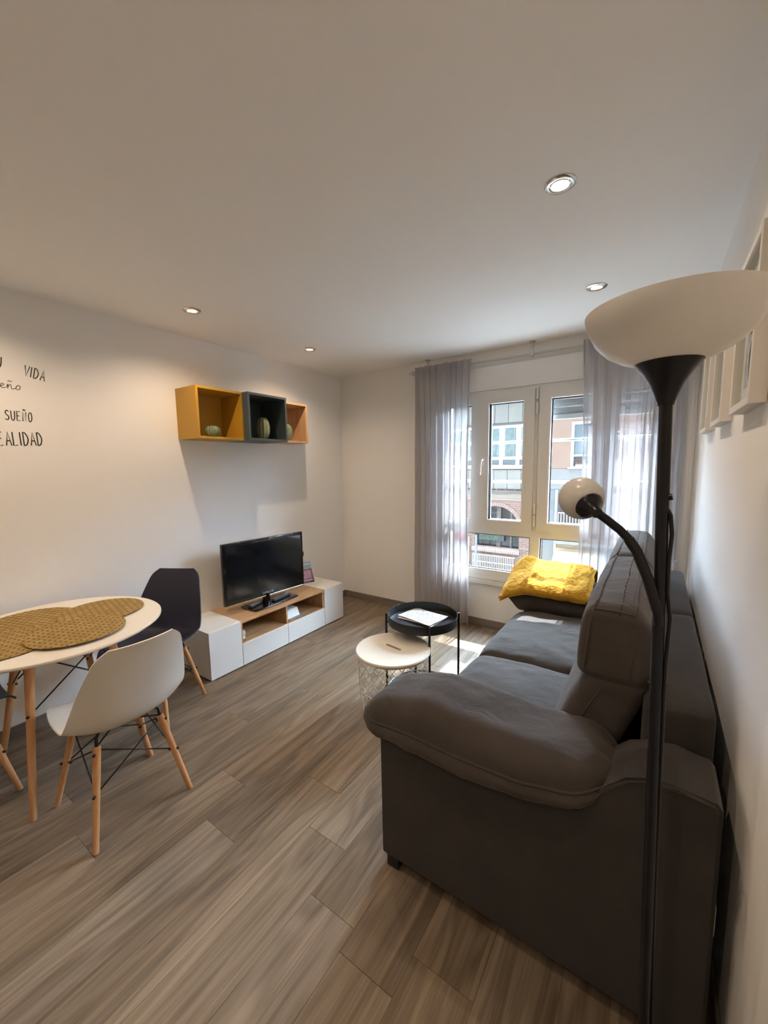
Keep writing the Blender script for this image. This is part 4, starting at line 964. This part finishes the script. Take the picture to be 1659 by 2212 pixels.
# ribbon window, one unit per bay
for n_, (xa, xb) in enumerate(((-.625, -.06), (-1.135, -.625), (-1.71, -1.135), (-2.28, -1.71), (-2.85, -2.28), (-3.42, -2.85))):
    bm = B(); y0, y1 = FY-.01, FY+.06
    for a in (((xa+.001, y0, 1.421), (xa+.055, y1, 2.659)), ((xb-.055, y0, 1.421), (xb-.001, y1, 2.659)), ((xa+.055, y0, 2.60), (xb-.055, y1, 2.66)), ((xa+.055, y0, 1.61), (xb-.055, y1, 1.705))): box(bm, *a)
    wv = obj('window', bm, WIN_W, b1)
    obj('pane', mbox(((xa+.055, FY+.02, 1.705), (xb-.055, FY+.03, 2.60))), glass('far_glass', (.8, .86, .88), .03), wv)
    obj('lower_pane', mbox(((xa+.055, FY+.02, 1.44), (xb-.055, FY+.03, 1.61))), PANEG, wv)
    bm = B(); nn = 24; P = [(xa+.05+(xb-xa-.1)*k/nn, FY+.11+.022*math.sin(k*1.9+n_)) for k in range(nn+1)]
    for (p, q), (p2, q2) in zip(P, P[1:]): v = [bm.verts.new(c_) for c_ in ((p, q, 1.44), (p2, q2, 1.44), (p2, q2, 2.6), (p, q, 2.6))]; bm.faces.new(v)
    obj('net_curtain', bm, NET, wv, True)
obj('sill', mbox(((-3.6, FY-.07, 1.335), (-.0, FY+.03, 1.42), .005)), WIN_W, b1)
# brick ground floor with an arched shop window
AX, AZ, RI, RO = -1.25, -.567, .722, .842
bm = B(); n = 24
arc = [(AX+RI*math.cos(math.pi*k/n), AZ+RI*math.sin(math.pi*k/n)) for k in range(n+1)]
y0, y1 = FY+.0, FY+.3
for (xa, za), (xb, zb) in zip(arc, arc[1:]): prism(bm, [(xa, za), (xa, .356), (xb, .356), (xb, zb)], y0, y1, 'y')
box(bm, (AX+RI, y0, -3.25), (.16, y1, .356)); box(bm, (-14, y0, -3.25), (AX-RI, y1, .356)); box(bm, (AX-RI, y0, -3.25), (AX+RI, y1, -1.34))
obj('brick_wall', bm, BRICK, b1)
bm = B(); nb = 34
for k in range(nb):
    a0_, a1_ = math.pi*(k+.06)/nb, math.pi*(k+.94)/nb
    prism(bm, [(AX+r*math.cos(a), AZ+r*math.sin(a)) for r, a in ((RI, a0_), (RO, a0_), (RO, a1_), (RI, a1_))], y0-.025, y0+.1, 'y')
ar = obj('arch_bricks', bm, mat('arch_brick', (.135, .095, .08), .85, noise_=(8, (.16, .122, .105))), b1); ar['kind'] = 'stuff'
obj('shop_glass', mbox(((AX-RI, FY+.22, -1.22), (AX+RI, FY+.24, AZ+RI))), mat('shop_glass', (.010, .012, .014), .15, 0, .3, noise_=(2.2, (.028, .030, .034))), b1)
obj('glazing_bar', mbox(((-1.29, FY+.16, -1.22), (-1.15, FY+.22, .2)), ((-.86, FY+.19, -1.22), (-.80, FY+.22, .0)), ((AX-RI, FY+.17, -.62), (AX+RI, FY+.22, -.52))), mat('brown_joinery', (.06, .048, .042), .6), b1)
obj('shop_sill', mbox(((-2.05, FY-.05, -1.345), (-.50, FY+.22, -1.20))), HEADER, b1)
sb = obj('shop_sign', mbox(((-1.86, FY+.10, -1.0), (-1.02, FY+.13, -.70), .004)), mat('sign_board', (.009, .014, .011), .4), b1)
fc = bpy.data.curves.new('sign', 'FONT'); fc.body = 'OLUCION'; fc.size = .21; fc.extrude = .003; fc.space_character = 1.05
SM = WM[b1.name].inverted() @ Matrix.Translation((-1.83, FY+.095, -.955)) @ Matrix.Rotation(math.pi/2, 4, 'X') @ Matrix.Diagonal((.62, 1, 1, 1))
obj('lettering', None, STONE, sb, data=text_mesh(fc, SM, mat('sign_green', (.032, .085, .045), .5)))
# cables along the facade
cb = thing('cable_bundle', 'sagging black cables pinned along the band of the stone house', 'cables', (-1, FY-.03, .6))
for k, z in enumerate((.685, .67, .60, .56)):
    bm = B(); tube(bm, [(-6+.25*j, FY-.045-.01*k, z+(.0 if k < 2 else .02*math.sin(j*1.7+k))) for j in range(25)], .010 if k < 2 else .007, 5); obj('cable', bm, PLASTIC_BLACK, cb, True)
bm = B()
for j in range(20): box(bm, (-5.6+.29*j, FY-.06, .66), (-5.585+.29*j, FY, .70))
obj('clips', bm, WIN_W, cb)
# railing before the shop window and a lamp post
def railing(lab, x0, x1, y, z0, z1, step, rails):
    o = thing('railing', lab, 'railing', ((x0+x1)/2, y, z0)); m0 = None; n = int((x1-x0)/step)
    for k in range(n+1):
        loc = Vector((x0+k*step, y, (z0+z1)/2))-Vector(o.location)
        if m0 is None: bm = B(); box(bm, (-.011, -.011, -(z1-z0)/2), (.011, .011, (z1-z0)/2)); m0 = obj('bar', bm, WIN_W, o, world=False); m0.location = loc
        else: c = m0.copy(); COL.objects.link(c); c.parent = o; c.location = loc
    for z in rails: obj('rail', mbox(((x0, y-.015, z-.014), (x1, y+.015, z+.014))), WIN_W, o)
railing('pale barred railing in front of the brick below the shop sign', -1.98, -.60, FY-.12, -2.3, -1.43, .0575, (-1.44, -1.67, -2.29))
lp = thing('lamp_post', 'slim grey post standing before the brick shop front', 'post', (-1.775, FY-.45, -3.25))
bm = B(); cyl(bm, (-1.74, FY-.45, -3.25), (-1.74, FY-.45, -.75), .037, n=16); obj('pole', bm, mat('grey_post', (.085, .095, .10), .5), lp, 40)
bm = B(); cyl(bm, (-1.74, FY-.45, -3.25), (-1.74, FY-.45, -3.1), .06, n=16); obj('base', bm, mat('grey_post_base', (.28, .30, .32), .5), lp, 40)
sg = thing('street_sign', 'red and white notice board seen through the left curtain', 'sign', (-2.55, FY-.06, -1.5))
obj('board', mbox(((-2.62, FY-.06, -1.78), (-2.30, FY-.03, -.72), .004)), mat('notice_white', (.17, .15, .148), .5), sg)
obj('red_header', mbox(((-2.615, FY-.064, -1.08), (-2.305, FY-.058, -.78))), mat('notice_red', (.16, .03, .03), .5), sg)
obj('drainpipe', mbox(((-2.20, FY-.06, -3.2), (-2.13, FY, -.9))), mat('brown_pipe', (.20, .14, .11), .6), b1)

b2 = thing('rendered_house', 'pink rendered house opposite with white framed window over a grey band', 'building', (4, FY, -3.25))
bx0, bx1 = .86, 2.0
obj('wall', mbox(((.17, FY, 1.32), (bx0, FY+.5, 3.70)), ((bx1, FY, 1.32), (45, FY+.5, 3.70)), ((bx0, FY, 2.63), (bx1, FY+.5, 3.70))), PINK, b2)
obj('shade_eaves', mbox(((.17, FY-1.25, 3.70), (45, FY+.5, 3.85))), mat('shade_eaves_dark', (.14, .11, .085), .8), b2)  # unseen overhang, added to keep overhead sky off this facade
obj('stone_band', mbox(((.17, FY-.02, .73), (45, FY+.5, 1.315))), mat('grey_band', (.095, .098, .098), .85, noise_=(4, (.115, .118, .118))), b2)
obj('lower_wall', mbox(((.17, FY+.02, -3.25), (45, FY+.5, .725))), mat('blue_grey_wall', (.085, .095, .103), .85, noise_=(2, (.10, .11, .118))), b2)
bm = B()
for a in (((bx0, FY-.01, 1.36), (bx0+.075, FY+.08, 2.63)), ((bx1-.075, FY-.01, 1.36), (bx1, FY+.08, 2.63)), ((bx0+.075, FY-.01, 2.55), (bx1-.075, FY+.08, 2.63)), ((bx0+.075, FY-.01, 1.66), (bx1-.075, FY+.08, 1.72)), ((bx0+.53, FY-.008, 1.72), (bx0+.6, FY+.08, 2.55))): box(bm, *a)
w2 = obj('window', bm, WIN_W, b2)
obj('pane', mbox(((bx0+.075, FY+.03, 1.72), (bx1-.075, FY+.045, 2.55))), mat('sky_pane', (.055, .075, .088), .12, 0, .3), w2)
obj('lower_pane', mbox(((bx0+.075, FY+.05, 1.38), (bx1-.075, FY+.07, 1.66))), DARKIN, w2)
obj('sill', mbox(((bx0-.06, FY-.08, 1.315), (bx1+.06, FY+.05, 1.362), .005)), WIN_W, b2)
ac = thing('sill_box', 'small pale box with a reddish top on the opposite window sill', 'box', (1.2, FY-.02, 1.362))
obj('trough', mbox(((1.0, FY-.06, 1.3635), (1.45, FY+.02, 1.44), .005)), WIN_W, ac)
bm = B()
for k in range(16): bmesh.ops.create_icosphere(bm, subdivisions=1, radius=.028, matrix=Matrix.Translation((1.03+.026*k, FY-.02+.015*math.sin(k*2.3), 1.455+.015*math.cos(k*1.7))))
o = obj('flowers', bm, mat('red_flowers', (.13, .045, .036), .8), ac); o['kind'] = 'stuff'
railing('white barred balcony railing low on the pink house', .62, 2.2, FY-.18, -.75, .07, .078, (.065, -.74))
obj('balcony_door', mbox(((.60, FY+.0, -.74), (2.2, FY+.018, .45))), DARKIN, b2)
obj('downpipe', mbox(((.50, FY-.06, -3.2), (.56, FY, .72))), WIN_W, b2)
obj('balcony_slab', mbox(((.56, FY-.24, -.84), (2.3, FY+.02, -.755))), STONE, b2)
aw = thing('awning', 'cream pleated awning over a doorway, seen low in the right pane', 'awning', (.95, FY-.4, -1.3))
bm = B(); nn = 5
P = [(FY-.02-.055*k, -.965-.034*k+(.018 if k % 2 else 0)) for k in range(11)]
prism(bm, P+[(p[0], p[1]-.015) for p in P[::-1]], .555, 1.75, 'x'); obj('canopy', bm, mat('cream_canvas', (.17, .152, .122), .9), aw)
bm = B()
for k in range(9): box(bm, (.56+.13*k, FY-.58, -1.345), (.68+.13*k, FY-.572, -1.285))
obj('valance', bm, mat('canvas_valance', (.165, .15, .125), .9), aw)
bm = B()
for xx in (.57, 1.74): cyl(bm, (xx, FY, -1.42), (xx, FY-.56, -1.30), .012, n=8)
obj('awning_arm', bm, STEEL, aw, 40)
pb = thing('wall_box', 'red box on the wall under the cream awning', 'box', (.92, FY-.1, -1.6))
obj('body', mbox(((.84, FY-.16, -1.66), (1.01, FY+.0, -1.37), .006)), mat('red_paint', (.15, .014, .014), .45), pb); obj('flap', mbox(((.86, FY-.168, -1.43), (.99, FY-.158, -1.41))), PLASTIC_BLACK, pb)
